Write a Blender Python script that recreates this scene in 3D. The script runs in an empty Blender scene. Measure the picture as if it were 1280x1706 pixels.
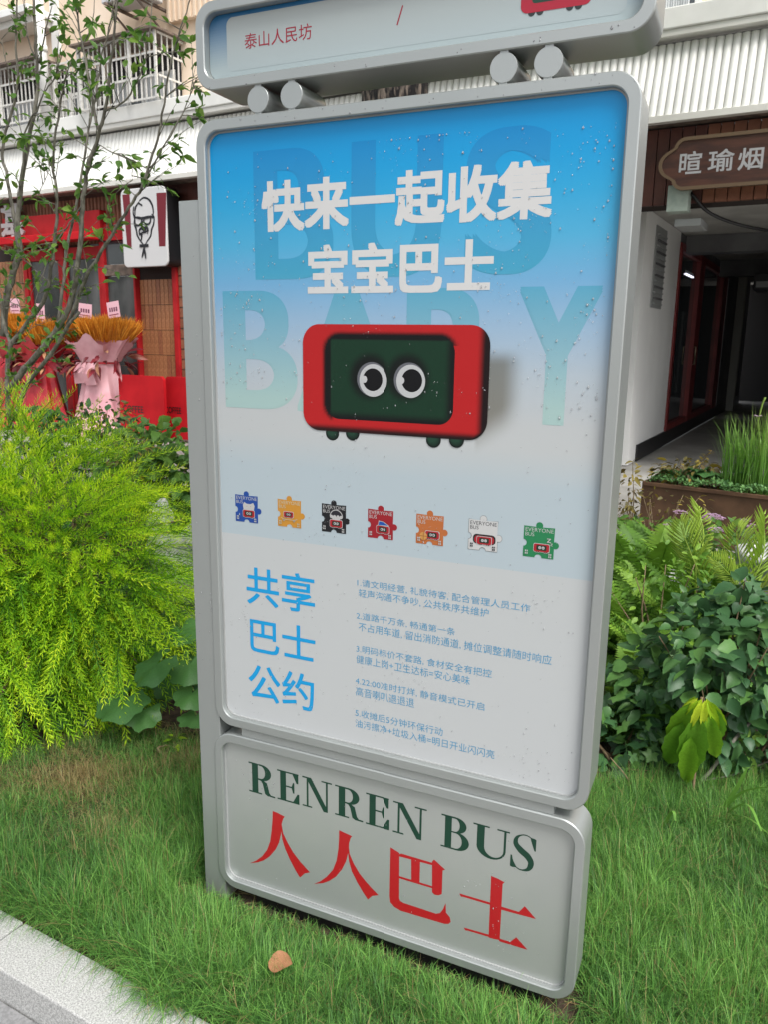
import bpy, math, random
import numpy as np
from mathutils import Matrix, Vector
random.seed(7); rng = np.random.default_rng(7)
S = bpy.context.scene
# ------------------------------------------------------------------ camera
F = 1315.0
Rv = np.array([2995, 328, -1315.0]); Rv /= np.linalg.norm(Rv)
Dv = np.array([-82, 6023, 1315.0]); Dv /= np.linalg.norm(Dv)
Rv -= Dv * Rv.dot(Dv); Rv /= np.linalg.norm(Rv)
Uv = -Dv; Yv = np.cross(Uv, Rv)
if Yv[2] < 0: Yv = -Yv
MW = np.array([Rv, Yv, Uv])            # camera(x right,y down,z fwd) -> world
CAM = np.array([0, 0, 1.5])
GZ = -0.05                              # ground level
cam = bpy.data.objects.new("camera", bpy.data.cameras.new("camera"))
S.collection.objects.link(cam); S.camera = cam
cx, cy, cz = MW[:, 0], -MW[:, 1], -MW[:, 2]
m = Matrix.Identity(4)
for i in range(3):
    m[i][0], m[i][1], m[i][2], m[i][3] = cx[i], cy[i], cz[i], CAM[i]
cam.matrix_world = m
cam.data.sensor_fit = 'VERTICAL'; cam.data.sensor_height = 24.0
cam.data.lens = 24.0 * F / 1706.0
cam.data.clip_start = 0.05; cam.data.clip_end = 500
cam.data.dof.use_dof = True; cam.data.dof.focus_distance = 1.95; cam.data.dof.aperture_fstop = 9.0
# ------------------------------------------------------------------ light
SUN_EL, SUN_AZ = math.radians(57), math.radians(-36)   # azimuth measured from +x axis
W = bpy.data.worlds.new("World"); S.world = W; W.use_nodes = True
wn = W.node_tree.nodes; wl = W.node_tree.links
bg = wn['Background']; sky = wn.new('ShaderNodeTexSky'); sky.sky_type = 'NISHITA'; sky.sun_disc = False
sky.sun_elevation = SUN_EL; sky.sun_rotation = math.pi / 2 - SUN_AZ
sky.dust_density = 4; sky.ozone_density = 1; sky.air_density = 1.2
hs = wn.new('ShaderNodeHueSaturation'); hs.inputs['Saturation'].default_value = 0.22; hs.inputs['Value'].default_value = 1.0
wl.new(sky.outputs[0], hs.inputs['Color']); wl.new(hs.outputs[0], bg.inputs[0]); bg.inputs[1].default_value = 0.15
sd = bpy.data.lights.new("sun", 'SUN'); sd.energy = 1.9; sd.angle = math.radians(22); sd.color = (1, .97, .92)
so = bpy.data.objects.new("sun", sd); S.collection.objects.link(so)
sdir = Vector((math.cos(SUN_EL) * math.cos(SUN_AZ), math.cos(SUN_EL) * math.sin(SUN_AZ), math.sin(SUN_EL)))
so.rotation_euler = sdir.to_track_quat('Z', 'Y').to_euler()
vs = S.view_settings; vs.view_transform = 'Standard'; vs.look = 'None'; vs.gamma = 1; vs.use_curve_mapping = False
vs.exposure = 0.66
S.cycles.max_bounces = 6; S.cycles.transparent_max_bounces = 12; S.cycles.transmission_bounces = 4
# ------------------------------------------------------------------ pixel -> place helpers
def ray(x, y): return MW @ np.array([x - 640.0, y - 853.0, F])
def PY(x, y, Y):
    d = ray(x, y); return CAM + d * (Y / d[1])
def PZ(x, y, z=GZ):
    d = ray(x, y); return CAM + d * ((z - 1.5) / d[2])
# façade frame: s along the façade, d depth behind it, z up
FE = np.array([.996, -.0888, 0]); FE /= np.linalg.norm(FE); FN = np.array([-FE[1], FE[0], 0]); F0 = np.array([-1.145, 9.736, 0])
FA = math.atan2(FE[1], FE[0])
def FW(s, d, z): return F0 + FE * s + FN * d + np.array([0, 0, z])
def PF(x, y, d=0.0):
    r = ray(x, y); t = (F0 + FN * d - CAM).dot(FN) / r.dot(FN); P = CAM + r * t
    return (P - F0).dot(FE), P[2]
# ------------------------------------------------------------------ materials
def mat(name, col=(.5, .5, .5), rough=.6, metal=0.0, **k):
    M = bpy.data.materials.new(name); M.use_nodes = True
    b = M.node_tree.nodes['Principled BSDF']
    b.inputs['Base Color'].default_value = (*col, 1); b.inputs['Roughness'].default_value = rough
    b.inputs['Metallic'].default_value = metal
    for a, v in k.items(): b.inputs[a.replace('_', ' ')].default_value = v
    return M
def noisy(name, c1, c2, scale=8, rough=.7, bump=.0, bscale=None, metal=0, detail=6, stretch=None, c3=None, rlo=.4, rhi=.6, **k):
    M = mat(name, c1, rough, metal, **k); N = M.node_tree.nodes; L = M.node_tree.links; b = N['Principled BSDF']
    tc = N.new('ShaderNodeTexCoord'); mp = N.new('ShaderNodeMapping'); L.new(tc.outputs['Object'], mp.inputs[0])
    if stretch: mp.inputs['Scale'].default_value = stretch
    n = N.new('ShaderNodeTexNoise'); n.inputs['Scale'].default_value = scale; n.inputs['Detail'].default_value = detail
    L.new(mp.outputs[0], n.inputs['Vector'])
    r = N.new('ShaderNodeValToRGB'); r.color_ramp.elements[0].position = rlo; r.color_ramp.elements[1].position = rhi
    r.color_ramp.elements[0].color = (*c1, 1); r.color_ramp.elements[1].color = (*c2, 1)
    if c3: e = r.color_ramp.elements.new(.5 * (rlo + rhi)); e.color = (*c3, 1)
    L.new(n.outputs[0], r.inputs[0]); L.new(r.outputs[0], b.inputs['Base Color'])
    if bump:
        n2 = N.new('ShaderNodeTexNoise'); n2.inputs['Scale'].default_value = bscale or scale * 4; n2.inputs['Detail'].default_value = 5
        L.new(mp.outputs[0], n2.inputs['Vector'])
        B = N.new('ShaderNodeBump'); B.inputs['Strength'].default_value = bump; B.inputs['Distance'].default_value = .01
        L.new(n2.outputs[0], B.inputs['Height']); L.new(B.outputs[0], b.inputs['Normal'])
    return M
def leafmat(name, stops, rough=.45, trans=.25, spec=.4):
    """colour read from the 'tint' attribute (which leaf / how far along the shoot)"""
    M = mat(name, (.1, .2, .05), rough); N = M.node_tree.nodes; L = M.node_tree.links; b = N['Principled BSDF']
    b.inputs['Specular IOR Level'].default_value = spec
    a = N.new('ShaderNodeAttribute'); a.attribute_name = 'tint'
    r = N.new('ShaderNodeValToRGB'); cr = r.color_ramp
    cr.elements[0].position = stops[0][0]; cr.elements[0].color = (*stops[0][1], 1)
    cr.elements[1].position = stops[-1][0]; cr.elements[1].color = (*stops[-1][1], 1)
    for p, c in stops[1:-1]: e = cr.elements.new(p); e.color = (*c, 1)
    L.new(a.outputs['Fac'], r.inputs[0])
    tc = N.new('ShaderNodeTexCoord'); n = N.new('ShaderNodeTexNoise'); n.inputs['Scale'].default_value = 30
    L.new(tc.outputs['Object'], n.inputs['Vector'])
    hv = N.new('ShaderNodeHueSaturation'); mr = N.new('ShaderNodeMapRange'); mr.inputs[3].default_value = .7; mr.inputs[4].default_value = 1.3
    L.new(n.outputs[0], mr.inputs[0]); L.new(mr.outputs[0], hv.inputs['Value']); L.new(r.outputs[0], hv.inputs['Color'])
    L.new(hv.outputs[0], b.inputs['Base Color'])
    t = N.new('ShaderNodeBsdfTranslucent'); L.new(hv.outputs[0], t.inputs['Color'])
    mx = N.new('ShaderNodeMixShader'); mx.inputs[0].default_value = trans
    o = N['Material Output']; L.new(b.outputs[0], mx.inputs[1]); L.new(t.outputs[0], mx.inputs[2]); L.new(mx.outputs[0], o.inputs[0])
    return M
def printmat(name, rough=.3, metal=0.0):
    M = mat(name, (.8, .8, .8), rough, metal); N = M.node_tree.nodes
    a = N.new('ShaderNodeAttribute'); a.attribute_name = 'Col'; v = N.new('ShaderNodeVectorMath'); v.operation = 'SCALE'; v.inputs['Scale'].default_value = .58   # satin film dimmed evenly in colour to stand in for shade over the sign
    M.node_tree.links.new(a.outputs['Color'], v.inputs[0]); M.node_tree.links.new(v.outputs[0], N['Principled BSDF'].inputs['Base Color']); return M
def sl(r, g, b):   # sRGB 0..255 -> linear
    return tuple((c / 255 / 12.92 if c <= 10 else ((c / 255 + .055) / 1.055) ** 2.4) for c in (r, g, b))
silver = noisy('silver_paint', (.35, .375, .37), (.415, .435, .43), 1.6, rough=.34, metal=.55, bump=.03, bscale=500, stretch=(1, 1, .35), rlo=.3, rhi=.7)
silver_panel = noisy('silver_panel', (.41, .43, .425), (.45, .465, .455), 2, rough=.42, metal=.45, bump=.02, bscale=900)
M_print = printmat('printed_vinyl', .28); M_print.node_tree.nodes['Principled BSDF'].inputs['Specular IOR Level'].default_value = .35
M_vinyl = printmat('cut_vinyl', .4)
M_water = bpy.data.materials.new('rain_water'); M_water.use_nodes = True
_n = M_water.node_tree.nodes; _l = M_water.node_tree.links; _n.clear()
_o = _n.new('ShaderNodeOutputMaterial'); _t = _n.new('ShaderNodeBsdfTransparent'); _t.inputs[0].default_value = (1, 1, 1, 1)
_g = _n.new('ShaderNodeBsdfGlossy'); _g.inputs['Roughness'].default_value = .12; _f = _n.new('ShaderNodeFresnel'); _f.inputs[0].default_value = 1.38
_m = _n.new('ShaderNodeMixShader'); _d = _n.new('ShaderNodeBsdfDiffuse'); _d.inputs[0].default_value = (.85, .87, .9, 1); _m2 = _n.new('ShaderNodeMixShader'); _m2.inputs[0].default_value = .20
_l.new(_f.outputs[0], _m.inputs[0]); _l.new(_t.outputs[0], _m.inputs[1]); _l.new(_g.outputs[0], _m.inputs[2]); _l.new(_m.outputs[0], _m2.inputs[1]); _l.new(_d.outputs[0], _m2.inputs[2]); _l.new(_m2.outputs[0], _o.inputs[0])
# ------------------------------------------------------------------ mesh helpers
def link(name, me, parent=None, mats=()):
    o = bpy.data.objects.new(name, me); S.collection.objects.link(o)
    for x in mats: me.materials.append(x)
    if parent: o.parent = parent
    return o
def tag(o, label=None, cat=None, group=None, kind=None):
    if label: o['label'] = label
    if cat: o['category'] = cat
    if group: o['group'] = group
    if kind: o['kind'] = kind
    return o
def empty(name, loc, label, cat, rz=0.0, group=None):
    o = bpy.data.objects.new(name, None); o.empty_display_size = .1
    S.collection.objects.link(o); o.location = loc; o.rotation_euler = (0, 0, rz)
    return tag(o, label, cat, group)
class Geo:
    """triangle soup with a per-vertex tint"""
    def __init__(s): s.V = []; s.T = []; s.A = []; s.n = 0
    def add(s, V, T, A=.5):
        V = np.asarray(V, float); T = np.asarray(T, int)
        s.V.append(V); s.T.append(T + s.n); s.n += len(V)
        s.A.append(np.broadcast_to(np.asarray(A, float), (len(V),)).copy()); return s
    def arrays(s): return np.concatenate(s.V), np.concatenate(s.T), np.concatenate(s.A)
    def mesh(s, name, smooth=False, off=(0, 0, 0)):
        V, T, A = s.arrays(); V = V - np.asarray(off)
        me = bpy.data.meshes.new(name); me.vertices.add(len(V)); me.vertices.foreach_set('co', V.astype(np.float32).ravel())
        me.loops.add(len(T) * 3); me.loops.foreach_set('vertex_index', T.astype(np.int32).ravel())
        me.polygons.add(len(T)); me.polygons.foreach_set('loop_start', (np.arange(len(T)) * 3).astype(np.int32))
        me.polygons.foreach_set('loop_total', np.full(len(T), 3, np.int32))
        if smooth: me.polygons.foreach_set('use_smooth', np.ones(len(T), bool))
        a = me.attributes.new('tint', 'FLOAT', 'POINT'); a.data.foreach_set('value', A.astype(np.float32))
        me.update(); me.validate(); return me
    def obj(s, name, mt, parent=None, smooth=False, off=(0, 0, 0)):
        return link(name, s.mesh(name, smooth, off), parent, [mt])
def tube(G, pts, rad, sides=6, tint=.5):
    pts = np.asarray(pts, float); n = len(pts); rad = np.broadcast_to(rad, (n,)) if np.ndim(rad) == 0 else np.asarray(rad)
    d = np.gradient(pts, axis=0); d /= np.linalg.norm(d, axis=1)[:, None] + 1e-9
    ref = np.array([0.3, .9, .2]) if abs(d[0][2]) > .7 else np.array([0, .1, 1.0])
    V = []
    for i in range(n):
        a = np.cross(d[i], ref); a /= np.linalg.norm(a); b = np.cross(d[i], a)
        t = np.arange(sides) / sides * 2 * math.pi
        V.append(pts[i] + rad[i] * (np.cos(t)[:, None] * a + np.sin(t)[:, None] * b))
    V = np.concatenate(V); T = []
    for i in range(n - 1):
        for j in range(sides):
            k = (j + 1) % sides; a, b, c, e = i * sides + j, i * sides + k, (i + 1) * sides + j, (i + 1) * sides + k
            T += [(a, b, e), (a, e, c)]
    for j in range(1, sides - 1): T += [(0, j + 1, j), ((n - 1) * sides, (n - 1) * sides + j, (n - 1) * sides + j + 1)]
    G.add(V, T, tint)
def smooth_pts(pts, k=3):
    pts = np.asarray(pts, float)
    if len(pts) < 3: return pts
    P = np.vstack([2 * pts[0] - pts[1], pts, 2 * pts[-1] - pts[-2]]); out = []
    for i in range(1, len(P) - 2):
        for t in np.arange(k) / k:
            a, b, c, d = P[i - 1], P[i], P[i + 1], P[i + 2]
            out.append(.5 * ((2 * b) + (c - a) * t + (2 * a - 5 * b + 4 * c - d) * t * t + (3 * b - a - 3 * c + d) * t ** 3))
    out.append(P[-2]); return np.array(out)
def box_mesh(name, x0, x1, y0, y1, z0, z1, bev=0.0):
    import bmesh
    bm = bmesh.new(); v = [bm.verts.new(p) for p in [(x0, y0, z0), (x1, y0, z0), (x1, y1, z0), (x0, y1, z0), (x0, y0, z1), (x1, y0, z1), (x1, y1, z1), (x0, y1, z1)]]
    for f in [(0, 3, 2, 1), (4, 5, 6, 7), (0, 1, 5, 4), (1, 2, 6, 5), (2, 3, 7, 6), (3, 0, 4, 7)]: bm.faces.new([v[i] for i in f])
    if bev: bmesh.ops.bevel(bm, geom=bm.edges[:], offset=bev, segments=2, affect='EDGES', profile=.5)
    me = bpy.data.meshes.new(name); bm.to_mesh(me); bm.free(); return me
def box(name, x0, x1, y0, y1, z0, z1, mt, parent=None, bev=0.0):
    return link(name, box_mesh(name, x0, x1, y0, y1, z0, z1, bev), parent, [mt])
def rr(x0, x1, z0, z1, r, k=8):
    """rounded rectangle loop, counter-clockwise seen from -y"""
    out = []
    for cx_, cz_, a0 in ((x1 - r, z0 + r, -90), (x1 - r, z1 - r, 0), (x0 + r, z1 - r, 90), (x0 + r, z0 + r, 180)):
        for i in range(k + 1):
            a = math.radians(a0 + 90 * i / k); out.append((cx_ + r * math.cos(a), cz_ + r * math.sin(a)))
    return out
def loft(name, loops, mt, parent=None, cap0=False, cap1=False, smooth=True):
    """loops: list of lists of 3D points with equal counts"""
    n = len(loops[0]); V = [p for L_ in loops for p in L_]; Fc = []
    for i in range(len(loops) - 1):
        for j in range(n):
            k = (j + 1) % n; Fc.append((i * n + j, i * n + k, (i + 1) * n + k, (i + 1) * n + j))
    if cap0: Fc.append(tuple(reversed(range(n))))
    if cap1: Fc.append(tuple(range((len(loops) - 1) * n, len(loops) * n)))
    me = bpy.data.meshes.new(name); me.from_pydata([tuple(map(float, v)) for v in V], [], Fc)
    import bmesh
    bm = bmesh.new(); bm.from_mesh(me); bmesh.ops.recalc_face_normals(bm, faces=bm.faces[:]); bm.to_mesh(me); bm.free()
    if smooth:
        me.polygons.foreach_set('use_smooth', np.ones(len(me.polygons), bool))
        try: me.set_sharp_from_angle(angle=math.radians(28))
        except Exception: pass
    return link(name, me, parent, [mt])
def rrs(x0, x1, z0, z1, r, k=8, m=46):
    P = rr(x0, x1, z0, z1, r, k); n = len(P); out = []
    for c in range(4):
        seg = P[c * (k + 1):(c + 1) * (k + 1)]; out += seg; a, b = seg[-1], P[((c + 1) * (k + 1)) % n]
        out += [(a[0] + (b[0] - a[0]) * i / m, a[1] + (b[1] - a[1]) * i / m) for i in range(1, m)]
    return out
class Flat:
    """flat print: coloured polygons in (x,z) lying on the plane y=Y, each layer .12 mm in front of the last"""
    def __init__(s, Y, step=.00012): s.Y = Y; s.V = []; s.Fc = []; s.C = []; s.l = 1; s.step = step
    def add(s, pts, faces, col, up=True):
        b = len(s.V); s.V += [(float(p[0]), s.Y - s.l * s.step, float(p[1])) for p in pts]
        for f in faces: s.Fc.append(tuple(b + i for i in f)); s.C.append(col)
        if up: s.l += 1
    def poly(s, pts, col, up=True): s.add(pts, [tuple(range(len(pts)))], col, up)
    def ell(s, c, rx, rz, col, a0=0, a1=360, k=28):
        s.poly([(c[0] + rx * math.cos(math.radians(a0 + (a1 - a0) * i / k)), c[1] + rz * math.sin(math.radians(a0 + (a1 - a0) * i / k))) for i in range(k if a1 - a0 == 360 else k + 1)], col)
    def stroke(s, pts, w, col):
        pts = [np.array(p[:2], float) for p in pts]; L_, R_ = [], []
        for i, p in enumerate(pts):
            d = pts[min(i + 1, len(pts) - 1)] - pts[max(i - 1, 0)]; d = d / (np.linalg.norm(d) + 1e-9); q = np.array([-d[1], d[0]])
            ww = (w[i] if hasattr(w, '__len__') else w) / 2; L_.append(p + q * ww); R_.append(p - q * ww)
        n = len(pts); V = L_ + R_
        s.add(V, [(i, i + 1, n + i + 1, n + i) for i in range(n - 1)], col)
    def build(s, name, mt, parent, off=(0, 0, 0)):
        me = bpy.data.meshes.new(name); me.from_pydata([tuple(np.array(v) - np.array(off)) for v in s.V], [], s.Fc)
        ca = me.color_attributes.new('Col', 'FLOAT_COLOR', 'CORNER'); cols = []
        for p, c in zip(me.polygons, s.C):
            if len(c) == p.loop_total and hasattr(c[0], '__len__'):
                for k in c: cols += [k[0], k[1], k[2], 1.0]
            else: cols += [c[0], c[1], c[2], 1.0] * p.loop_total
        ca.data.foreach_set('color', cols); me.update()
        return link(name, me, parent, [mt])
_tc = {}
def text_geo(txt, bold=0.0, space=1.0, res=3):
    key = (txt, bold, space, res)
    if key in _tc: return _tc[key]
    c = bpy.data.curves.new('t', 'FONT'); c.body = txt; c.size = 1; c.resolution_u = res; c.offset = bold; c.space_character = space; c.fill_mode = 'FRONT'
    o = bpy.data.objects.new('t', c); S.collection.objects.link(o)
    bpy.context.view_layer.update()
    dg = bpy.context.evaluated_depsgraph_get(); me = bpy.data.meshes.new_from_object(o.evaluated_get(dg))
    V = np.array([v.co[:2] for v in me.vertices]); Fc = [tuple(p.vertices) for p in me.polygons]
    bpy.data.objects.remove(o); bpy.data.curves.remove(c); bpy.data.meshes.remove(me)
    V = V - V.min(0); V = V / V.max(0); _tc[key] = (V, Fc); return V, Fc
def text(fl, txt, x0, x1, z0, z1, col, bold=0.0, space=1.0, up=True, em=None):
    if bold > .003:      # heavier weight: the strokes widened by copies shifted round a small circle
        V, Fc = text_geo(txt, 0, space); g = bold * (em or (z1 - z0) * 1.08); x0 += g; x1 -= g; z0 += g; z1 -= g; st = fl.step; fl.step = st * .25; fl.l *= 4
        for dx, dz in [(-1, -1), (-1, 1), (1, -1), (1, 1), (0, 1), (0, -1), (1, 0), (-1, 0)]:
            dx *= g; dz *= g
            fl.add([(x0 + dx + v[0] * (x1 - x0), z0 + dz + v[1] * (z1 - z0)) for v in V], Fc, col, True)
        fl.step = st; fl.l = fl.l // 4 + 1; return
    V, Fc = text_geo(txt, bold, space)
    fl.add([(x0 + v[0] * (x1 - x0), z0 + v[1] * (z1 - z0)) for v in V], Fc, col, up)
# ------------------------------------------------------------------ scatter (foliage made of countable pieces)
def frames(pos, dirv, roll=None, scale=1.0, up=(0, 0, 1)):
    """N x 4 x 4 : local +y along dirv, +z near up, rolled"""
    pos = np.asarray(pos, float); n = len(pos); y = np.asarray(dirv, float); y = y / (np.linalg.norm(y, axis=1)[:, None] + 1e-9)
    u = np.broadcast_to(np.asarray(up, float), (n, 3)); x = np.cross(y, u); bad = np.linalg.norm(x, axis=1) < 1e-3; x = x.copy(); x[bad] = (1, 0, 0)
    x /= np.linalg.norm(x, axis=1)[:, None]; z = np.cross(x, y)
    if roll is not None:
        c, s = np.cos(roll)[:, None], np.sin(roll)[:, None]; x, z = x * c + z * s, z * c - x * s
    sc = np.broadcast_to(scale, (n,))[:, None]
    M_ = np.zeros((n, 4, 4)); M_[:, :3, 0] = x * sc; M_[:, :3, 1] = y * sc; M_[:, :3, 2] = z * sc; M_[:, :3, 3] = pos; M_[:, 3, 3] = 1
    return M_
def scatter(parent, name, variants, mt, Ms, limit=300, rest_name=None, smooth=False, pick=None):
    """variants: list of Geo; the nearest `limit` become part objects, the rest one joined part"""
    org = np.array(parent.location); Ms = Ms.copy(); Ms[:, :3, 3] -= org
    dist = np.linalg.norm(Ms[:, :3, 3] + org - CAM, axis=1); order = np.argsort(dist)
    pk = pick if pick is not None else rng.integers(0, len(variants), len(Ms))
    mes = [v.mesh(name, smooth) for v in variants]
    for me in mes: me.materials.append(mt)
    for i in order[:limit]:
        o = bpy.data.objects.new(name, mes[pk[i]]); S.collection.objects.link(o); o.parent = parent
        o.matrix_local = Matrix(Ms[i].tolist())
    rest = order[limit:]
    if len(rest):
        G = Geo(); arr = [v.arrays() for v in variants]
        for i in rest:
            V, T, A = arr[pk[i]]; G.add(V @ Ms[i][:3, :3].T + Ms[i][:3, 3], T, np.clip(A + rng.normal(0, .06), 0, 1))
        tag(G.obj(rest_name or name + '_mass', mt, parent, smooth), kind='stuff')
def leaf_geo(L_=1.0, w=.4, fold=.15, curl=.25, n=4, tint=.5, lobes=None, tip=.0, wave=0.0):
    """pointed leaf growing along +y"""
    ys = np.linspace(0, 1, n + 1); V = []; A = []
    for i, t in enumerate(ys):
        ww = w * .5 * (math.sin(math.pi * min(1, t ** .8)) ** .8 if 0 < t < 1 else 0.02)
        if lobes: ww *= 1 + lobes * (1 if i % 2 else -1)
        zc = -curl * t * t * L_
        V += [(-ww, t * L_, zc + fold * ww + wave * math.sin(t * 9)), (0, t * L_, zc), (ww, t * L_, zc + fold * ww + wave * math.cos(t * 8))]; A += [tint + tip * t] * 3
    T = []
    for i in range(n):
        a = i * 3; T += [(a, a + 1, a + 4), (a, a + 4, a + 3), (a + 1, a + 2, a + 5), (a + 1, a + 5, a + 4)]
    return Geo().add(V, T, A)
def lobed_geo(R=1.0, lobes=5, depth=.42, tint=.5, k=4, cup=.15, notch=True):
    """palmate leaf: stalk at origin, blade spreads along +y"""
    n = lobes * k; V = [(0, .3 * R, 0)]; 
    for i in range(n + 1):
        a = math.radians(-90 - 160 + 320 * i / n) if notch else 2 * math.pi * i / n
        a = math.radians(90) + math.radians(-155 + 310 * i / n)
        ph = (i % k) / k; r = R * .62 * (1 - depth * abs(math.cos(math.pi * ph)) ** 1.2) * (1 + .25 * math.cos(math.radians(-155 + 310 * i / n)))
        V.append((r * math.cos(a), .3 * R + r * math.sin(a), cup * R * (r / R) ** 2 * (1 if i % 2 else .5) - .12 * R * max(0, math.sin(a))))
    T = [(0, i + 1, i + 2) for i in range(n)]
    return Geo().add(V, T, tint)
# ================================================================== SETTING
m_road = noisy('road_paving', (.16, .155, .15), (.22, .21, .20), 14, rough=.75, bump=.25, bscale=160)
m_plaza = noisy('concrete_floor', (.30, .29, .27), (.37, .36, .34), 2.5, rough=.6, bump=.1, bscale=60)
m_soil = noisy('dark_soil', (.035, .024, .016), (.09, .06, .04), 22, rough=.95, bump=.8, bscale=90)
m_granite = noisy('white_granite', (.29, .29, .285), (.54, .54, .53), 260, rough=.7, bump=.2, bscale=350, rlo=.38, rhi=.62)
m_granite2 = noisy('grey_granite', (.20, .20, .205), (.27, .27, .275), 120, rough=.7, bump=.2, bscale=300)
def sheet(name, x0, x1, y0, y1, z, mt, thick=.0):
    me = bpy.data.meshes.new(name)
    if thick: me = box_mesh(name, x0, x1, y0, y1, z - thick, z)
    else: me.from_pydata([(x0, y0, z), (x1, y0, z), (x1, y1, z), (x0, y1, z)], [], [(0, 1, 2, 3)])
    return tag(link(name, me, None, [mt]), kind='structure')
sheet('road', -60, 60, -60, 60, GZ - .12, m_road)
# planting bed : gently lumpy soil
def bed():
    nx, ny = 120, 60; xs = np.linspace(-9, 6, nx); ys = np.linspace(1.262, 6.2, ny); V = []; Fc = []
    for j, y in enumerate(ys):
        for i, x in enumerate(xs):
            yy = y - .08 * (x + 1.37) * (1 - (y - 1.262) / 5)
            V.append((x, yy, GZ - .01 + .012 * math.sin(x * 7 + y * 3) * math.sin(y * 9 - x * 2) - (.02 if j == 0 else 0) + .01 * random.random()))
    for j in range(ny - 1):
        for i in range(nx - 1): a = j * nx + i; Fc.append((a, a + 1, a + nx + 1, a + nx))
    me = bpy.data.meshes.new('soil'); me.from_pydata(V, [], Fc); me.polygons.foreach_set('use_smooth', np.ones(len(me.polygons), bool))
    tag(link('soil', me, None, [m_soil]), kind='structure')
bed()
sheet('pavement', -30, 30, 6.25, 45, GZ - .012, m_plaza, .1)
kb = bpy.data.objects.new('kerb', None); S.collection.objects.link(kb); kb['kind'] = 'structure'
kb.location = (-1.37, 1.19, GZ - .12); kb.rotation_euler = (0, 0, math.atan(-.08))
kme = box_mesh('kerb_stone', -.497, .497, -.068, .068, 0, .135, .004); kme.materials.append(m_granite)
for i in range(-7, 8):
    o = bpy.data.objects.new('kerb_stone', kme); S.collection.objects.link(o); o.parent = kb; o.location = (i * 1.0 + .25, 0, 0)
gme = box_mesh('gutter_stone', -.497, .497, -.19, -.0715, 0, .045, .003); gme.materials.append(m_granite2)
for i in range(-7, 8):
    o = bpy.data.objects.new('gutter_stone', gme); S.collection.objects.link(o); o.parent = kb; o.location = (i * 1.0 + .02, 0, 0)

# ================================================================== FAÇADE
def fempty(name, s, d, z, label, cat, group=None): return empty(name, FW(s, d, z), label, cat, FA, group)
class FB:
    """boxes in façade coordinates, parented to a thing whose origin is (s0,d0,z0)"""
    def __init__(s, root, s0, d0, z0): s.r = root; s.o = (s0, d0, z0)
    def box(s, name, a, b, d0, d1, z0, z1, mt, bev=0.0, parent=None):
        o = s.o; return box(name, a - o[0], b - o[0], d0 - o[1], d1 - o[1], z0 - o[2], z1 - o[2], mt, parent or s.r, bev)
def fb(name, s, d, z, label, cat, group=None):
    r = fempty(name, s, d, z, label, cat, group); return FB(r, s, d, z)
m_white = noisy('white_metal', (.70, .70, .67), (.78, .78, .75), 2, rough=.45)
m_trim = noisy('cream_trim', (.62, .61, .57), (.70, .69, .65), 1.5, rough=.5)
m_beige = noisy('beige_render', (.72, .57, .43), (.82, .68, .55), .8, rough=.85, bump=.05, bscale=40, c3=(.78, .63, .49))
m_redbrown = noisy('red_brown_boards', (.07, .022, .016), (.12, .036, .025), 3, rough=.5)
m_brownslat = noisy('brown_slats', (.20, .075, .04), (.28, .11, .06), 5, rough=.55)
m_redpaint = noisy('red_paint', (.34, .010, .014), (.44, .016, .02), 3, rough=.55, Specular_IOR_Level=.25)
m_redboard = noisy('red_board', (.42, .006, .012), (.50, .01, .016), 3, rough=.6, Specular_IOR_Level=.2)
m_terra = noisy('terracotta_tile', (.34, .145, .065), (.46, .21, .10), 40, rough=.5)
m_terra2 = noisy('terracotta_tile_dark', (.26, .10, .05), (.36, .15, .075), 40, rough=.5)
m_grout = mat('dark_grout', (.03, .02, .018), .9)
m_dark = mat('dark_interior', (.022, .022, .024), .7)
m_black = mat('black_paint', (.012, .012, .014), .4)
m_bars = noisy('bar_paint', (.55, .54, .51), (.66, .65, .62), 20, rough=.5)
m_rust = noisy('rusty_sheet', (.11, .085, .07), (.2, .15, .12), 10, rough=.8)
m_glass = mat('window_glass', (.05, .06, .065), .06, 0, Coat_Weight=.6)
m_glass2 = noisy('glass_painted_reflections', (.035, .04, .04), (.22, .23, .23), .9, rough=.08, rlo=.45, rhi=.7, stretch=(1, 1, .5))  # pale noise patches are reflections painted into the glass colour
m_pvc = noisy('white_pvc', (.72, .72, .70), (.82, .82, .80), 3, rough=.4)
m_curtain = noisy('pale_curtain', (.42, .44, .46), (.6, .62, .63), 6, rough=.8, stretch=(8, 1, .6))
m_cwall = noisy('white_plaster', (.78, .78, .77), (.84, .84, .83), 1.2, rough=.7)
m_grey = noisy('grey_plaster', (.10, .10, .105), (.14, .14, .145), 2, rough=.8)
m_vent = mat('grey_louvre', (.30, .31, .31), .5)
m_greenbox = noisy('green_grey_box', (.30, .36, .32), (.36, .42, .37), 14, rough=.7)
m_wood = noisy('dark_sign_wood', (.040, .016, .012), (.075, .028, .018), 2.5, rough=.45, stretch=(1, 1, 6))
m_gold = mat('dull_gold_edge', (.13, .085, .05), .5, .2)
m_white_p = mat('white_plastic', (.60, .60, .61), .4)

# ---- apartment building (everything above the awning and the ground floor wall)
A = fb('apartment_building', -5, 0, GZ, 'beige rendered apartment block above the ribbed white awning', 'building')
A.box('upper_wall', -22, 14, .3, .7, 4.60, 12.0, m_beige)
A.box('lower_wall', -22, -9.86, .12, .7, GZ, 4.59, m_redbrown)
A.box('wall_behind_sign', -7.0, -.36, .12, .7, GZ, 4.59, m_redbrown)
A.box('header_wall', -9.86, -6.98, .12, .7, 3.28, 4.59, m_redbrown)
A.box('rooftop_edge', -22, 14, .2, .9, 12.0, 12.2, m_trim)
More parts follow.
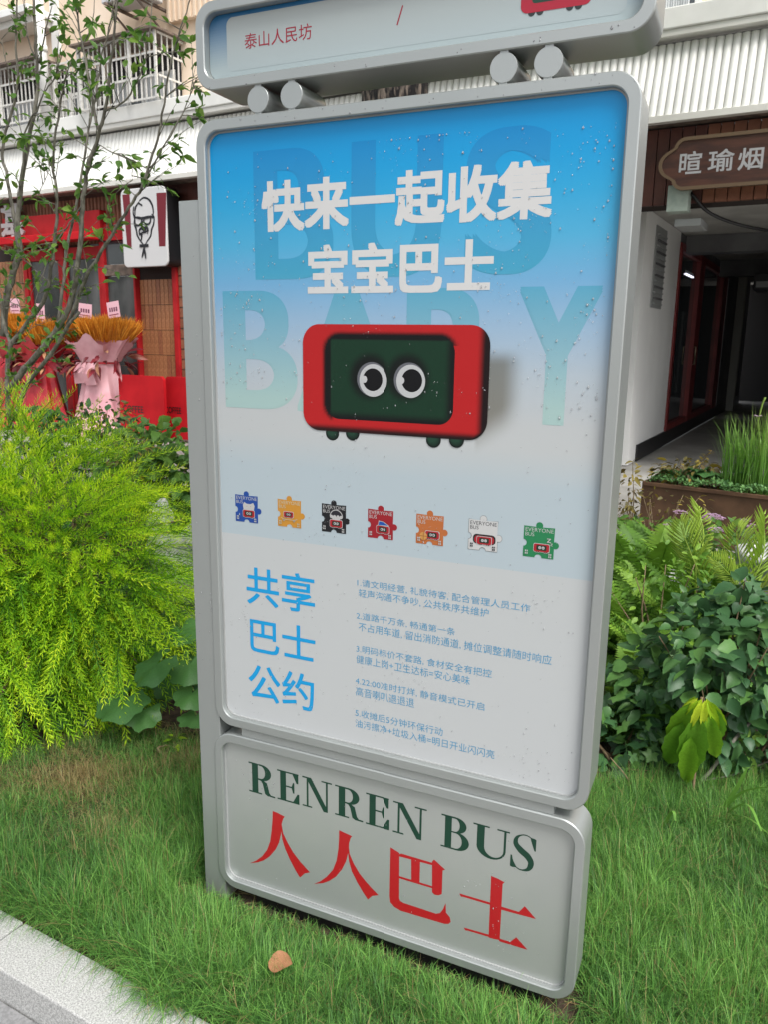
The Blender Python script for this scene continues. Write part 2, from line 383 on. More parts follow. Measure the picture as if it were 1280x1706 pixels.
# siding right of the cage and vertical wall band
x0, _ = PF(283, 20, .3); x1, _ = PF(331, 20, .3)
A.box('siding_panel', x0, x1 + 1.2, .22, .298, 5.55 + .55, 9.5, m_beige)
k = x0 + .06
while k < x1 + 1.2:
    A.box('siding_rib', k, k + .035, .185, .218, 6.1, 9.5, m_beige); k += .1
def cage(label, s0, s1, z0, z1, depth, grp, roof=True):
    c = fb('window_cage', (s0 + s1) / 2, .3, z0, label, 'window cage', grp); f = -depth + .3
    c.box('recess_shade_sheet', s0 + .05, s1 - .05, .285, .298, z0 + .02, z1 - .04, m_dark)  # flat near-black sheet stands in for the shade inside the window
    # sliding window behind
    n = 4; w = (s1 - s0 - .3) / n
    for i in range(n):
        a = s0 + .15 + i * w; fr = c.box('window_frame', a + .01, a + w - .01, .255, .283, z0 + .06, z1 - .35, m_pvc)
        g = c.box('pane', a + .06, a + w - .06, .245, .252, z0 + .11, z1 - .40, m_curtain if i % 3 != 1 else m_glass, parent=fr)
    bm_ = box_mesh('bar', -.008, .008, -.008, .008, 0, z1 - z0 - .03); bm_.materials.append(m_bars)
    for q in np.arange(s0, s1 + .01, .098):
        o = bpy.data.objects.new('bar', bm_); S.collection.objects.link(o); o.parent = c.r
        o.location = (q - c.o[0], f - c.o[1], 0.0)
    for q in np.arange(f + .1, .28, .11):
        for sd_ in (s0, s1):
            o = bpy.data.objects.new('bar', bm_); S.collection.objects.link(o); o.parent = c.r; o.location = (sd_ - c.o[0], q - c.o[1], 0.0)
    for zz in (z0, z0 + (z1 - z0) * .33, z0 + (z1 - z0) * .68, z1 - .03):
        c.box('rail', s0 - .015, s1 + .015, f - .02, f - .0085, zz, zz + .028, m_bars)
        for sd_ in (s0, s1): c.box('rail', sd_ - .02 if sd_ == s0 else sd_ + .0085, sd_ - .0085 if sd_ == s0 else sd_ + .02, f, .28, zz, zz + .028, m_bars)
    for q in (s0, s1, s0 + (s1 - s0) * .33, s0 + (s1 - s0) * .67): c.box('post', q - .02, q + .02, f - .05, f - .0215, z0, z1, m_bars)
    if roof: c.box('rain_cover', s0 - .1, s1 + .08, f - .12, .29, z1 + .005, z1 + .035, m_rust)
    return c
cR = PF(265, 180, -.25)[0]; cL = PF(140, 215, -.25)[0]; zt = PF(262, 50, -.25)[1]
CG = 'barred window cages above the awning'
cage('white barred window cage right of the drainpipe, showing pale curtains', cL + .0, cR, 4.93, zt, .55, CG)
cL2 = PF(80, 215, .0)[0]
cage('narrow shallow white window cage hidden behind the tree twigs', cL2 - .05, cL - .1, 4.93, zt - .05, .35, CG, False)
dR = PF(66, 150, -.25)[0]
cage('leftmost white barred window cage left of the drainpipe', dR - 2.9, dR, 4.93, zt - .02, .55, CG)
# drainpipe and wall band
pX = PF(72, 180, -.3)[0]; D = fb('drainpipe', pX, -.25, 4.9, 'white round drainpipe between the barred windows', 'pipe')
G = Geo(); tube(G, [(0, 0, 0), (0, 0, 2.0)], .075, 14); G.obj('pipe', m_pvc, D.r, True)
G = Geo(); tube(G, [(0, 0, 1.0), (0, 0, 1.09)], .086, 14); G.obj('collar', m_pvc, D.r, True)
bX = PF(93, 30, .3)[0]; A.box('wall_band', bX - .09, bX + .09, .25, .298, 6.05, 11.9, m_pvc)
# air conditioner above cage
aX, aZ = PF(212, 8, -.2)
C_ = fb('air_conditioner', aX, -.1, aZ, 'white air conditioner on rusty brackets high on the beige wall', 'air conditioner')
C_.box('casing', aX - .42, aX + .42, -.32, .1, aZ + .04, aZ + .62, m_white_p, .02)
for q in (-.3, .3):
    C_.box('bracket', aX + q - .02, aX + q + .02, -.36, .29, aZ, aZ + .035, m_rust)
    G = Geo(); tube(G, [(q, .38, -.34), (q, -.2, -.01)], .018, 5); G.obj('brace', m_rust, C_.r)
G = Geo(); tube(G, [(.05, -.2, -.02), (.05, -.2, .02)], .02, 5)
C_.box('fan_grille', aX - .3, aX + .1, -.335, -.322, aZ + .1, aZ + .55, m_vent)
# ledge at far left
lX, lZ = PF(30, 25, -.1)
L1 = fb('window_ledge', lX - 1.0, 0, lZ, 'white moulded window ledge at the top left behind twigs', 'ledge')
L1.box('slab', lX - 3.2, PF(58, 20, -.1)[0], -.25, .29, lZ - .05, lZ + .06, m_pvc, .01)
L1.box('moulding', lX - 3.2, PF(58, 20, -.1)[0] - .06, -.12, .28, lZ - .16, lZ - .055, m_trim, .01)
# window at top right
wX0 = PF(1085, 20, .28)[0]; wX1, wZ = PF(1158, 24, .28)
Wn = fb('upper_window', (wX0 + wX1) / 2, .28, 4.9, 'grey curtained window above the awning at the upper right', 'window')
Wn.box('frame', wX0 - .2, wX1 + .06, .24, .298, 4.75, 6.3, m_pvc)
Wn.box('pane', wX0 - .13, wX1 - .0, .225, .238, 4.80, 6.22, m_glass)
G = Geo()
for i in range(40):
    q = wX0 - .1 + (wX1 - wX0 + .05) * i / 40 - Wn.o[0]; G.add([(q, -.058 - .006 * (i % 2), -.1), (q + .012, -.058 - .006 * ((i + 1) % 2), -.1), (q + .012, -.058 - .006 * ((i + 1) % 2), 1.2), (q, -.058 - .006 * (i % 2), 1.2)], [(0, 1, 2), (0, 2, 3)])
tag(G.obj('curtain', m_curtain, Wn.r), kind='stuff')

# ---- ribbed awning
AW = fb('ribbed_awning', -5, -.2, 3.78, 'long slanted white ribbed metal awning above the shop fronts', 'awning')
zb, zt2 = 3.85, 4.62; db, dt = -.27, -.0
rib = []
kk = 7
for (dd, zz) in ((db, zb), (dt, zt2)):
    pass
Vr = []; Tr = []
for i in range(kk):
    a = math.pi * i / (kk - 1); Vr += [(-.0408 * math.cos(a), db - .036 * math.sin(a), zb), (-.0408 * math.cos(a), dt - .036 * math.sin(a), zt2)]
for i in range(kk - 1): a = 2 * i; Tr += [(a, a + 2, a + 3), (a, a + 3, a + 1)]
rme = Geo().add(np.array(Vr) - np.array((0, -.2, 3.78)), Tr, .5).mesh('rib', True); rme.materials.append(m_white)
q = -15.2
ribs = []
while q < 3.0: ribs.append(q); q += .083
for q in ribs:
    o = bpy.data.objects.new('rib', rme); S.collection.objects.link(o); o.parent = AW.r; o.location = (q + 5, 0, 0)
def slant(name, s0, s1, off, mt, root):
    me = bpy.data.meshes.new(name); v = [(s0, db + off, zb), (s1, db + off, zb), (s1, dt + off, zt2 + .02), (s0, dt + off, zt2 + .02)]
    v += [(a, b + .03, c) for a, b, c in v]; me.from_pydata([(a + 5, b + .2, c - 3.78) for a, b, c in v], [], [(0, 1, 2, 3), (7, 6, 5, 4), (0, 4, 5, 1), (2, 6, 7, 3)])
    return link(name, me, root, [mt])
slant('backing_sheet', -15.3, 3.1, .006, m_vent, AW.r)
AW.box('bottom_trim', -15.3, 3.1, db - .045, db + .05, zb - .07, zb, m_trim, .004)
AW.box('soffit', -15.3, 3.1, db + .052, .118, zb - .05, zb - .03, m_rust)
AW.box('top_gutter', -15.3, 3.1, -.15, .20, 4.655, 4.72, m_trim, .004)
AW.box('gutter_lip', -15.3, 3.1, -.17, .05, 4.722, 4.93, m_white, .012)
AW.box('top_cover', -15.3, 3.1, .052, .298, 4.80, 4.86, m_trim)

# ---- restaurant front on the left
s_tl = PF(237, 620)[0] ; s_tr = PF(298, 620)[0] - .02
SF = fb('restaurant_front', -8.6, 0, GZ, 'red framed restaurant front with glass doors and narrow terracotta tiles', 'shop front')
# tile pier
def tiles(name, root, s0, s1, z0, z1, w, h, dd, parent=None, gap=.01):
    rt = root.box(name, s0, s1, dd, dd + .1, z0, z1, m_grout)
    off = root.o
    tm = [box_mesh('tile', 0, w - gap, -.012, 0, 0, h - gap) for _ in range(2)]
    tm[0].materials.append(m_terra); tm[1].materials.append(m_terra2)
    a = s0
    while a + w <= s1 + .005:
        z = z0
        while z + h <= z1 + .01:
            o = bpy.data.objects.new('tile', tm[0 if random.random() < .7 else 1]); S.collection.objects.link(o); o.parent = rt
            o.location = (a + gap / 2 - off[0], dd - .001 - random.random() * .003 - off[1], z + gap / 2 - off[2]); z += h
        a += w
    return rt
tiles('tiled_pier', SF, s_tl, s_tr, .02, 2.66, (s_tr - s_tl) / 9, .24 * 1.65, .05)
for a in (s_tl - .045, s_tr + .002): SF.box('red_post', a, a + .04 if a < s_tl else a + .09, -.06, .14, GZ, 2.66, m_redpaint, .004)
SF.box('dark_return', s_tr + .095, s_tr + .36, .0, .4, GZ, 3.2, m_rust)
for i in range(16): 
    o = SF.box('diagonal_board', s_tr + .10, s_tr + .35, -.018, -.002, .2 + i * .16, .2 + i * .16 + .14, m_brownslat)
SF.box('upper_band', s_tl - .1, s_tr + .4, -.02, .12, 2.665, 3.27, m_black)
# door bay
sdr = PF(178, 560)[0]; sdl = PF(48, 520)[0]; sdm = PF(108, 500)[0]
zd = PF(100, 430)[1]; zl = PF(120, 385)[1]; zc = PF(120, 402)[1]; ztr = PF(200, 400)[1]
SF.box('doorway_floor', sdl, s_tl - .05, .15, 4, GZ, GZ + .02, m_plaza)
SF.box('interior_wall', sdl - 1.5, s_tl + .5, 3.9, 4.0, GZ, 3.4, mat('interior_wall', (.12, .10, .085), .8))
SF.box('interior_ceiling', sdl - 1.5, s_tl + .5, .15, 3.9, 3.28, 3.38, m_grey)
SF.box('red_lintel', sdl - .4, sdr + .1, -.10, .1, zl - .12, zl + .28, m_redpaint, .006)
SF.box('red_canopy', sdl - .55, sdr + .08, -.35, -.11, zc - .03, zc + .09, m_redboard, .01)
for a in (sdl, sdm, sdr): SF.box('red_post', a - .05, a + .05, -.02, .12, GZ, zc - .04, m_redpaint, .006)
SF.box('door_head', sdl + .05, sdr - .05, .0, .09, zd - .03, zd + .16, m_redpaint)
for (a, b) in ((sdl + .06, sdm - .06), (sdm + .06, sdr - .06)):
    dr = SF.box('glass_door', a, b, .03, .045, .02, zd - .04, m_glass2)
    for (u0, u1, w0, w1) in ((a, a + .06, .02, zd - .04), (b - .06, b, .02, zd - .04)): SF.box('door_stile', u0, u1, .0, .028, w0, w1, m_redpaint, parent=dr)
    SF.box('door_rail', a + .062, b - .062, .0, .028, .02, .16, m_redpaint, parent=dr)
# window bay
SF.box('window_transom', sdr + .06, s_tl - .05, -.03, .1, ztr - .55, ztr - .38, m_rust)
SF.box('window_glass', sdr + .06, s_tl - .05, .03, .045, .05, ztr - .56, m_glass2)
SF.box('transom_glass', sdr + .06, s_tl - .05, .03, .045, ztr - .37, ztr, m_glass)
SF.box('window_head', sdr + .06, s_tl - .05, -.03, .1, ztr + .005, 3.28, m_redpaint)
SF.box('window_sill', sdr + .06, s_tl - .05, -.03, .1, GZ, .045, m_redpaint)
tiles('left_tiled_pier', SF, sdl - 1.05, sdl - .06, .02, zc - .06, .99 / 11, .24 * 1.65, .05)
hx, hz = PF(104, 562, -.05)
G = Geo(); tube(G, smooth_pts([(hx + 8.6 - .05, -.02, hz - GZ - .26), (hx + 8.6 - .05, -.1, hz - GZ - .22), (hx + 8.6 - .05, -.1, hz - GZ + .25), (hx + 8.6 + .05, -.1, hz - GZ + .25), (hx + 8.6 + .05, -.1, hz - GZ - .22), (hx + 8.6 + .05, -.02, hz - GZ - .26)], 3), .012, 6)
G.obj('door_pull', mat('steel', (.5, .5, .5), .3, .9), SF.r, True)
# batten panel above the doors (too fine to pick apart: one part)
G = Geo(); q = -11.6
while q < -7.9:
    bx_ = q + 8.6; G.add([(bx_, .045, 3.0 - GZ), (bx_ + .045, .045, 3.0 - GZ), (bx_ + .045, .045, 3.72 - GZ), (bx_, .045, 3.72 - GZ), (bx_, .115, 3.0 - GZ), (bx_, .115, 3.72 - GZ), (bx_ + .045, .115, 3.0 - GZ), (bx_ + .045, .115, 3.72 - GZ)],
          [(0, 1, 2), (0, 2, 3), (0, 3, 5), (0, 5, 4), (1, 6, 7), (1, 7, 2)]); q += .085
tag(G.obj('batten_panel', m_brownslat, SF.r), kind='stuff')
# shop lettering: last sign character left of the doors
tx, tz = PF(22, 372, -.1); LT = fb('sign_character', tx, -.1, tz - .3, 'white sign character on brown battens behind the tree at far left', 'sign letter')
fl = Flat(0, .0002); text(fl, '基', -.30, .30, 0, .62, (.7, .7, .7), bold=.02)
fo = fl.build('character_face', M_vinyl, LT.r)
sol = fo.modifiers.new('thick', 'SOLIDIFY'); sol.thickness = .04; sol.offset = 1

# ---- portrait sign box
a0, b0 = PF(213, 318, -.3); a1, b1 = PF(281, 443, -.3); a2 = PF(209, 440, -.3)[0]
KS = fb('portrait_sign', (a0 + a1) / 2, -.3, b1, 'white rounded sign box with red stripes and a line drawn bearded face', 'shop sign')
sx0, sx1, sz0, sz1 = a2 - KS.o[0] - .02, a1 - KS.o[0], 0.0, PF(245, 312, -.3)[1] - b1
lp = rr(sx0, sx1, sz0, sz1, .09)
loft('sign_box', [[(x, .26, z) for x, z in lp], [(x, .012, z) for x, z in lp]], m_black, KS.r, True, True)
lp2 = rr(sx0, sx1, sz0, sz1, .09); lp3 = rr(sx0 + .01, sx1 - .01, sz0 + .01, sz1 - .01, .08)
loft('sign_face', [[(x, .010, z) for x, z in lp2], [(x, -.012, z) for x, z in lp2], [(x, -.02, z) for x, z in lp3]], m_white_p, KS.r, False, True)
fl = Flat(-.0202, .0006)
def ks(x, y):   # photo pixel -> sign face
    s_, z_ = PF(x, y, -.32); return (s_ - KS.o[0], z_ - KS.o[2])
def kc(x, y): return ks(180 + x / 7.756, 300 + y / 7.756)
RED = (.28, .012, .03); BK = (.012, .012, .02)
fl.poly([kc(*p) for p in [(620, 168), (748, 160), (738, 856), (655, 858)]][::-1], RED)
fl.poly([kc(*p) for p in [(180, 190), (275, 180), (302, 868), (246, 870)]][::-1], RED)
def kst(pts, w, col=BK): fl.stroke(smooth_pts([kc(*p) for p in pts], 4), [w * .014 * (1 - .45 * abs(2 * i / (len(smooth_pts(pts, 4)) - 1) - 1)) for i in range(len(smooth_pts(pts, 4)))], col)
kst([(400, 270), (455, 228), (520, 250), (565, 320), (582, 410), (572, 480)], 2.6)
kst([(560, 440), (592, 480), (585, 570), (560, 640), (548, 720), (510, 780), (480, 830)], 2.4)
kst([(330, 340), (322, 420), (340, 500), (338, 560), (362, 640), (378, 720), (420, 790), (465, 850)], 2.6)
kst([(400, 280), (350, 360), (345, 470)], 2.4); kst([(395, 300), (440, 330)], 3.4)
kst([(345, 490), (385, 480), (430, 500), (425, 560), (380, 590), (350, 560), (345, 500)], 2.4)
kst([(465, 500), (500, 485), (545, 490), (540, 550), (500, 575), (468, 550), (462, 505)], 2.2)
kst([(345, 480), (430, 495), (550, 475), (588, 490)], 3.2)
kst([(455, 520), (440, 590), (470, 610), (495, 590)], 2.0)
kst([(400, 650), (430, 620), (465, 640), (500, 610), (520, 660)], 3.8)
kst([(400, 650), (410, 700), (435, 700), (430, 780)], 3.0); kst([(430, 680), (480, 670), (510, 655)], 2.6); kst([(515, 660), (512, 700)], 2.0)
fl.poly([kc(*p) for p in [(408, 832), (523, 825), (523, 865), (408, 872)]][::-1], BK)
kst([(470, 860), (455, 930), (440, 1000)], 2.6); kst([(465, 860), (480, 940), (490, 1015)], 2.8)
fl.build('face_drawing', M_vinyl, KS.r)

# ---- menu boards
def menu(x0, x1, yt, yb, d, label, tb):
    s0, z1 = PF(x0, yt, d); s1, _ = PF(x1, yt, d); z0 = GZ
    R_ = fb('menu_board', (s0 + s1) / 2, d, GZ, label, 'board', 'red coffee boards before the restaurant')
    hw = (s1 - s0) / 2; H = z1 - GZ
    lp = rr(-hw, hw, .03, H, .07)
    loft('panel', [[(x, .05, z) for x, z in lp], [(x, .0, z) for x, z in lp]], m_redboard, R_.r, True, True)
    R_.box('foot', s0 + .05, s0 + .15, d - .12, d + .16, GZ, GZ + .028, m_black); R_.box('foot', s1 - .15, s1 - .05, d - .12, d + .16, GZ, GZ + .028, m_black)
    fl = Flat(-.0005); (u0, w0), (u1, w1) = PF(tb[0], tb[1], d), PF(tb[2], tb[3], d)
    text(fl, 'COFFEE', u0 - R_.o[0], u1 - R_.o[0], w0 - GZ, w1 - GZ, (.02, .01, .01), bold=.02); fl.build('lettering', M_vinyl, R_.r)
menu(196, 271, 624, 690, -.9, 'red coffee board right behind the pink bouquet', (205, 686, 238, 677))
menu(274, 330, 627, 700, -.7, 'red coffee board half hidden by the silver sign', (275, 688, 301, 679))

# ---- right side: passage
PG = fb('passage_wall', -.2, .76, GZ, 'white plastered passage wall with a dark skirting', 'wall')
PG.box('wall_slab', -.36, -.2, .76, 3.18, GZ, 3.10, m_cwall)
PG.box('skirting', -.197, -.18, 1.22, 14.0, GZ, .17, m_black)
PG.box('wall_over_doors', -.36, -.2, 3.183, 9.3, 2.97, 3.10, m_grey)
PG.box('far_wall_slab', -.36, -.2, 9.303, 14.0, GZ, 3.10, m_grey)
VN = fb('wall_louvre', -.19, 1.7, 1.96, 'tall grey ventilation louvre on the white passage wall', 'vent')
VN.box('frame', -.197, -.185, 1.36, 2.06, 1.96, 2.98, m_vent)
for i in range(13): VN.box('slat', -.184, -.16, 1.44, 1.98, 2.0 + i * .072, 2.0 + i * .072 + .022, m_grey if i % 2 else m_vent)
PD = fb('passage_glass_doors', -.2, 5.5, GZ, 'dark glass doors in a red frame inside the passage', 'door')
m_darkred = noisy('dark_red_paint', (.15, .018, .018), (.20, .026, .025), 3, rough=.45)
for (d0, d1) in ((3.185, 3.32), (5.15, 5.65), (8.3, 9.0)): PD.box('red_post', -.27, -.172, d0, d1, .17, 2.96, m_darkred)
PD.box('top_rail', -.26, -.18, 3.321, 8.29, 2.86, 2.965, m_darkred); PD.box('bottom_rail', -.26, -.176, 3.321, 8.29, .172, .26, m_darkred)
for (d0, d1) in ((3.33, 5.14), (5.66, 8.29)): PD.box('pane', -.25, -.24, d0, d1, .262, 2.855, m_glass)
G = Geo(); tube(G, [(-.0, -.30, 1.2), (.06, -.30, 1.2), (.06, -.30, 1.5), (0, -.30, 1.5)], .014, 5); G.obj('handle', mat('brass', (.4, .35, .25), .3, .8), PD.r)
LTb = fb('tube_light', -.22, 4.3, 2.6, 'small glowing white tube lamp behind the dark passage door', 'lamp')
m_lamp = mat('lamp_tube', (.9, .9, 1), .4, Emission_Color=(.85, .85, 1, 1), Emission_Strength=1.3)
G = Geo(); tube(G, [(-.01, -.22, -.02), (-.01, .5, -.02)], .013, 8); G.obj('tube', m_lamp, LTb.r, True)
LTb.box('holder', -.245, -.235, 4.05, 4.85, 2.60, 2.64, m_vent)
PL = fb('pillar', -.1, 11.2, GZ, 'pale square pillar deep in the dark passage', 'pillar')
PL.box('shaft', -.19, -.02, 11.0, 11.25, GZ, 3.1, mat('pale_pillar', (.34, .34, .31), .8))
PC = fb('passage_ceiling', 2, 5, 3.1, 'plastered passage ceiling with a dark beam', 'ceiling')
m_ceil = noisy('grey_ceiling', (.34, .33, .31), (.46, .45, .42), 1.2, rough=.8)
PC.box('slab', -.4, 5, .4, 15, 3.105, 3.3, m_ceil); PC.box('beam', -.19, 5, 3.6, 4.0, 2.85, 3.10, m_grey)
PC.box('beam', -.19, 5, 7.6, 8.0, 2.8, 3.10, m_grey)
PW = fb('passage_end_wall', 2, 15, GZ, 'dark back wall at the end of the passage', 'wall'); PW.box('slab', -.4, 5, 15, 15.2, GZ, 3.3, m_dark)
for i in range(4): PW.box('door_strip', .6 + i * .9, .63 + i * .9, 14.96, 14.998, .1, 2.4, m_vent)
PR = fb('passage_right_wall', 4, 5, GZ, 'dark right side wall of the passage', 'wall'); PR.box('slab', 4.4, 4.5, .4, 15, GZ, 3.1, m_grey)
AC2 = fb('ceiling_unit', .9, 7, 2.5, 'dark boxed air unit under the passage ceiling', 'air conditioner')
AC2.box('casing', .55, 1.7, 6.4, 7.2, 2.45, 2.75, m_black, .02); AC2.box('grille', .6, 1.65, 6.37, 6.398, 2.5, 2.6, m_vent)
# header above passage : vertical boards, and the tiled strip beside the silver sign
HB = fb('board_header', 2, 0, 3.1, 'red brown vertical boards above the passage mouth', 'cladding')
HB.box('backing', -.36, 6, .06, .4, 3.0, 3.78, m_grout)
bme = box_mesh('board', 0, .118, -.02, .055, 0, .78); bme.materials.append(m_brownslat); bme2 = box_mesh('board', 0, .118, -.016, .055, 0, .78); bme2.materials.append(m_redbrown)
q = -.36
while q < 3.4:
    o = bpy.data.objects.new('board', bme if q > .5 else bme2); S.collection.objects.link(o); o.parent = HB.r; o.location = (q - 2, 0, -.1); q += .128
TS = fb('tiled_strip', -.5, .0, GZ, 'narrow strip of red brown tiles between the silver sign and the passage', 'wall')
TS.box('backing', -.98, -.36, .06, .75, GZ, 2.99, m_black)
TS.box('black_reveal', -.359, -.30, .1, .755, GZ, 3.0, m_black)
tme = box_mesh('tile', 0, .15, -.03, .056, 0, .255); tme.materials.append(noisy('brown_tile', (.26, .09, .05), (.33, .13, .07), 5, rough=.5))
for i in range(4):
    for j in range(11):
        o = bpy.data.objects.new('tile', tme); S.collection.objects.link(o); o.parent = TS.r; o.location = (-.98 + i * .158 + .5, 0, .03 + j * .268)
# carved plaque
PQd = -.30
def pq(x, y): return PF(x, y, PQd)
s0, z0 = pq(1097, 280); top = pq(1125, 230)[1]; bot = pq(1120, 318)[1]
PQ = fb('carved_plaque', 1.6, PQd, bot, 'dark brown wooden plaque with scalloped gold edge and three white characters', 'shop sign')
zm = (top + bot) / 2; H = (top - bot) / 2
def scal(g, s_right):
    pts = [(s_right, zm - H + g), (s0 + .27, zm - H + g)]
    for (cx_, cz_, r, a0_, a1_) in ((s0 + .27, zm - H + .12, .12 - g, 270, 190), (s0 + .20 - .03, zm, .165 - g, 232, 128), (s0 + .27, zm + H - .12, .12 - g, 170, 90)):
        for i in range(9): a = math.radians(a0_ + (a1_ - a0_) * i / 8); pts.append((cx_ + r * math.cos(a), cz_ + r * math.sin(a) * (1 if r < .13 else .9)))
    pts += [(s_right, zm + H - g)]
    return [(a - 1.6, b - bot) for a, b in pts][::-1]
lp = scal(0, 4.2); lpi = scal(.035, 4.165)
loft('gold_edge', [[(x, .05, z) for x, z in lp], [(x, 0, z) for x, z in lp], [(x, 0, z) for x, z in lpi], [(x, .018, z) for x, z in lpi]], m_gold, PQ.r, True, False)
loft('wood_panel', [[(x, .012, z) for x, z in lpi]] * 1 + [[(x, .0119, z) for x, z in lpi]], m_wood, PQ.r, False, True)
for ch, (xa, ya, xb, yb) in zip('暄瑜烟', ((1131, 291, 1172, 250), (1179, 287, 1226, 246), (1229, 284, 1275, 243))):
    fl = Flat(.0115, .0005); u0, w0 = pq(xa, ya); u1, w1 = pq(xb, yb); text(fl, ch, u0 - 1.6, u1 - 1.6, w0 - bot, w1 - bot, (.62, .62, .64), bold=.014); fl.build('character', M_vinyl, PQ.r)
for q in (.35, 2.6): PQ.box('hanger', q, q + .04, PQd + .052, -.022, bot + .1, bot + .16, m_black)
# box under plaque with cable
bx0, bz0 = PF(1114, 356, -.1); bx1, bz1 = PF(1152, 318, -.1)
GB = fb('junction_box', bx0, -.1, bz0, 'pale green metal box below the carved plaque', 'utility box')
GB.box('box', bx0, bx1, -.22, -.022, bz0, bz1 + .05, m_greenbox, .006); GB.box('conduit', bx0 + .06, bx1 + .12, -.02, .5, bz0 - .13, bz0 - .05, m_vent, .01)
G = Geo(); tube(G, smooth_pts([(bx1 - bx0, .0, .2), (bx1 - bx0 + .2, .2, .0), (bx1 - bx0 + .6, .6, -.12), (bx1 - bx0 + 1.2, 1.2, -.15), (bx1 - bx0 + 2.4, 1.6, -.3)], 4), .018, 6); G.obj('cable', m_black, GB.r, True)
# ================================================================== THE SIGN
Y0 = 1.585
SG = empty('sign_pylon', (-.7, Y0 + .06, GZ), 'silver sign pylon with rain beaded blue poster of a red screen faced bus', 'sign')
SO = np.array([-.7, Y0 + .06, GZ])
def fr_loops(x0, x1, z0, z1, r, wl, wr, wt, wb, dep, rec, ri, back=.0):
    def L(x0, x1, z0, z1, r, y): return [(x - SO[0], y - SO[1], z - SO[2]) for x, z in rr(x0, x1, z0, z1, r, 10)]
    b = .0022
    return [L(x0 + .012, x1 - .012, z0 + .012, z1 - .012, r - .01, Y0 + dep), L(x0, x1, z0, z1, r, Y0 + dep - .012), L(x0, x1, z0, z1, r, Y0 + b), L(x0 + b, x1 - b, z0 + b, z1 - b, r - b, Y0),
            L(x0 + wl - b, x1 - wr + b, z0 + wb - b, z1 - wt + b, ri + b, Y0), L(x0 + wl, x1 - wr, z0 + wb, z1 - wt, ri, Y0 + b), L(x0 + wl, x1 - wr, z0 + wb, z1 - wt, ri, Y0 + rec)]
def frame(name, *a): return loft(name, fr_loops(*a), silver, SG, True, False)
fm = frame('main_frame', -1.196, -.217, .497, 1.978, .052, .0245, .0235, .0245, .0245, .125, .017, .034)
fh = frame('header_frame', -1.187, -.205, 2.037, 2.216, .045, .0225, .0225, .0225, .0225, .14, .021, .030)
fbm = frame('base_frame', -1.204, -.216, .006, .473, .058, .0235, .0235, .026, .024, .105, .016, .034)
sw = noisy('seal_strip', (.30, .31, .31), (.36, .37, .37), 5, rough=.5)
def seal(name, x0, x1, z0, z1, r, y, par):
    def L(g, yy): return [(x - SO[0], yy - SO[1], z - SO[2]) for x, z in rr(x0 + g, x1 - g, z0 + g, z1 - g, r - g, 10)]
    return loft(name, [L(.0002, y + .002), L(.0002, y - .003), L(.003, y - .003), L(.003, y + .002)], sw, par)
seal('seal', -1.196 + .0245, -.217 - .0235, .497 + .0245, 1.978 - .0245, .034, Y0 + .0165, fm)
seal('seal', -1.204 + .0235, -.216 - .0235, .006 + .024, .473 - .026, .034, Y0 + .0155, fbm)
# rear support plate, necks
def sbox(name, x0, x1, y0, y1, z0, z1, bev=.0, mt=None, par=None): return box(name, x0 - SO[0], x1 - SO[0], y0 - SO[1], y1 - SO[1], z0 - SO[2], z1 - SO[2], mt or silver, par or SG, bev)
sbox('support_plate', -1.254, -1.186, Y0 + .004, Y0 + .09, GZ, 1.811, .0015)
sbox('neck_bar', -1.118, -.29, Y0 + .006, Y0 + .10, .474, .4965)
sbox('foot', -1.10, -.30, Y0 + .03, Y0 + .08, GZ, .0055, 0, m_black)
# the four drums between header and poster
for (px, py, r) in ((427.5, 163, .0275), (483.5, 158, .0275), (839, 109, .0285), (914, 100.5, .0285)):
    c = PY(px, py, Y0); zc_ = 2.0075; 
    k = 28; lp = [(c[0] + .0272 * math.cos(2 * math.pi * i / k), zc_ + .0272 * math.sin(2 * math.pi * i / k)) for i in range(k)]
    mk = lambda g, y: [(c[0] - SO[0] + (x - c[0]) * g, y - SO[1], zc_ - SO[2] + (z - zc_) * g) for x, z in lp]
    dr = loft('drum', [mk(1, Y0 + .11), mk(1, Y0 + .004), mk(.97, Y0 + .003)], silver, SG, True, True)
    sbox('neck', c[0] - .008, c[0] + .008, Y0 + .0045, Y0 + .012, 1.977, 2.038, 0, None, dr)
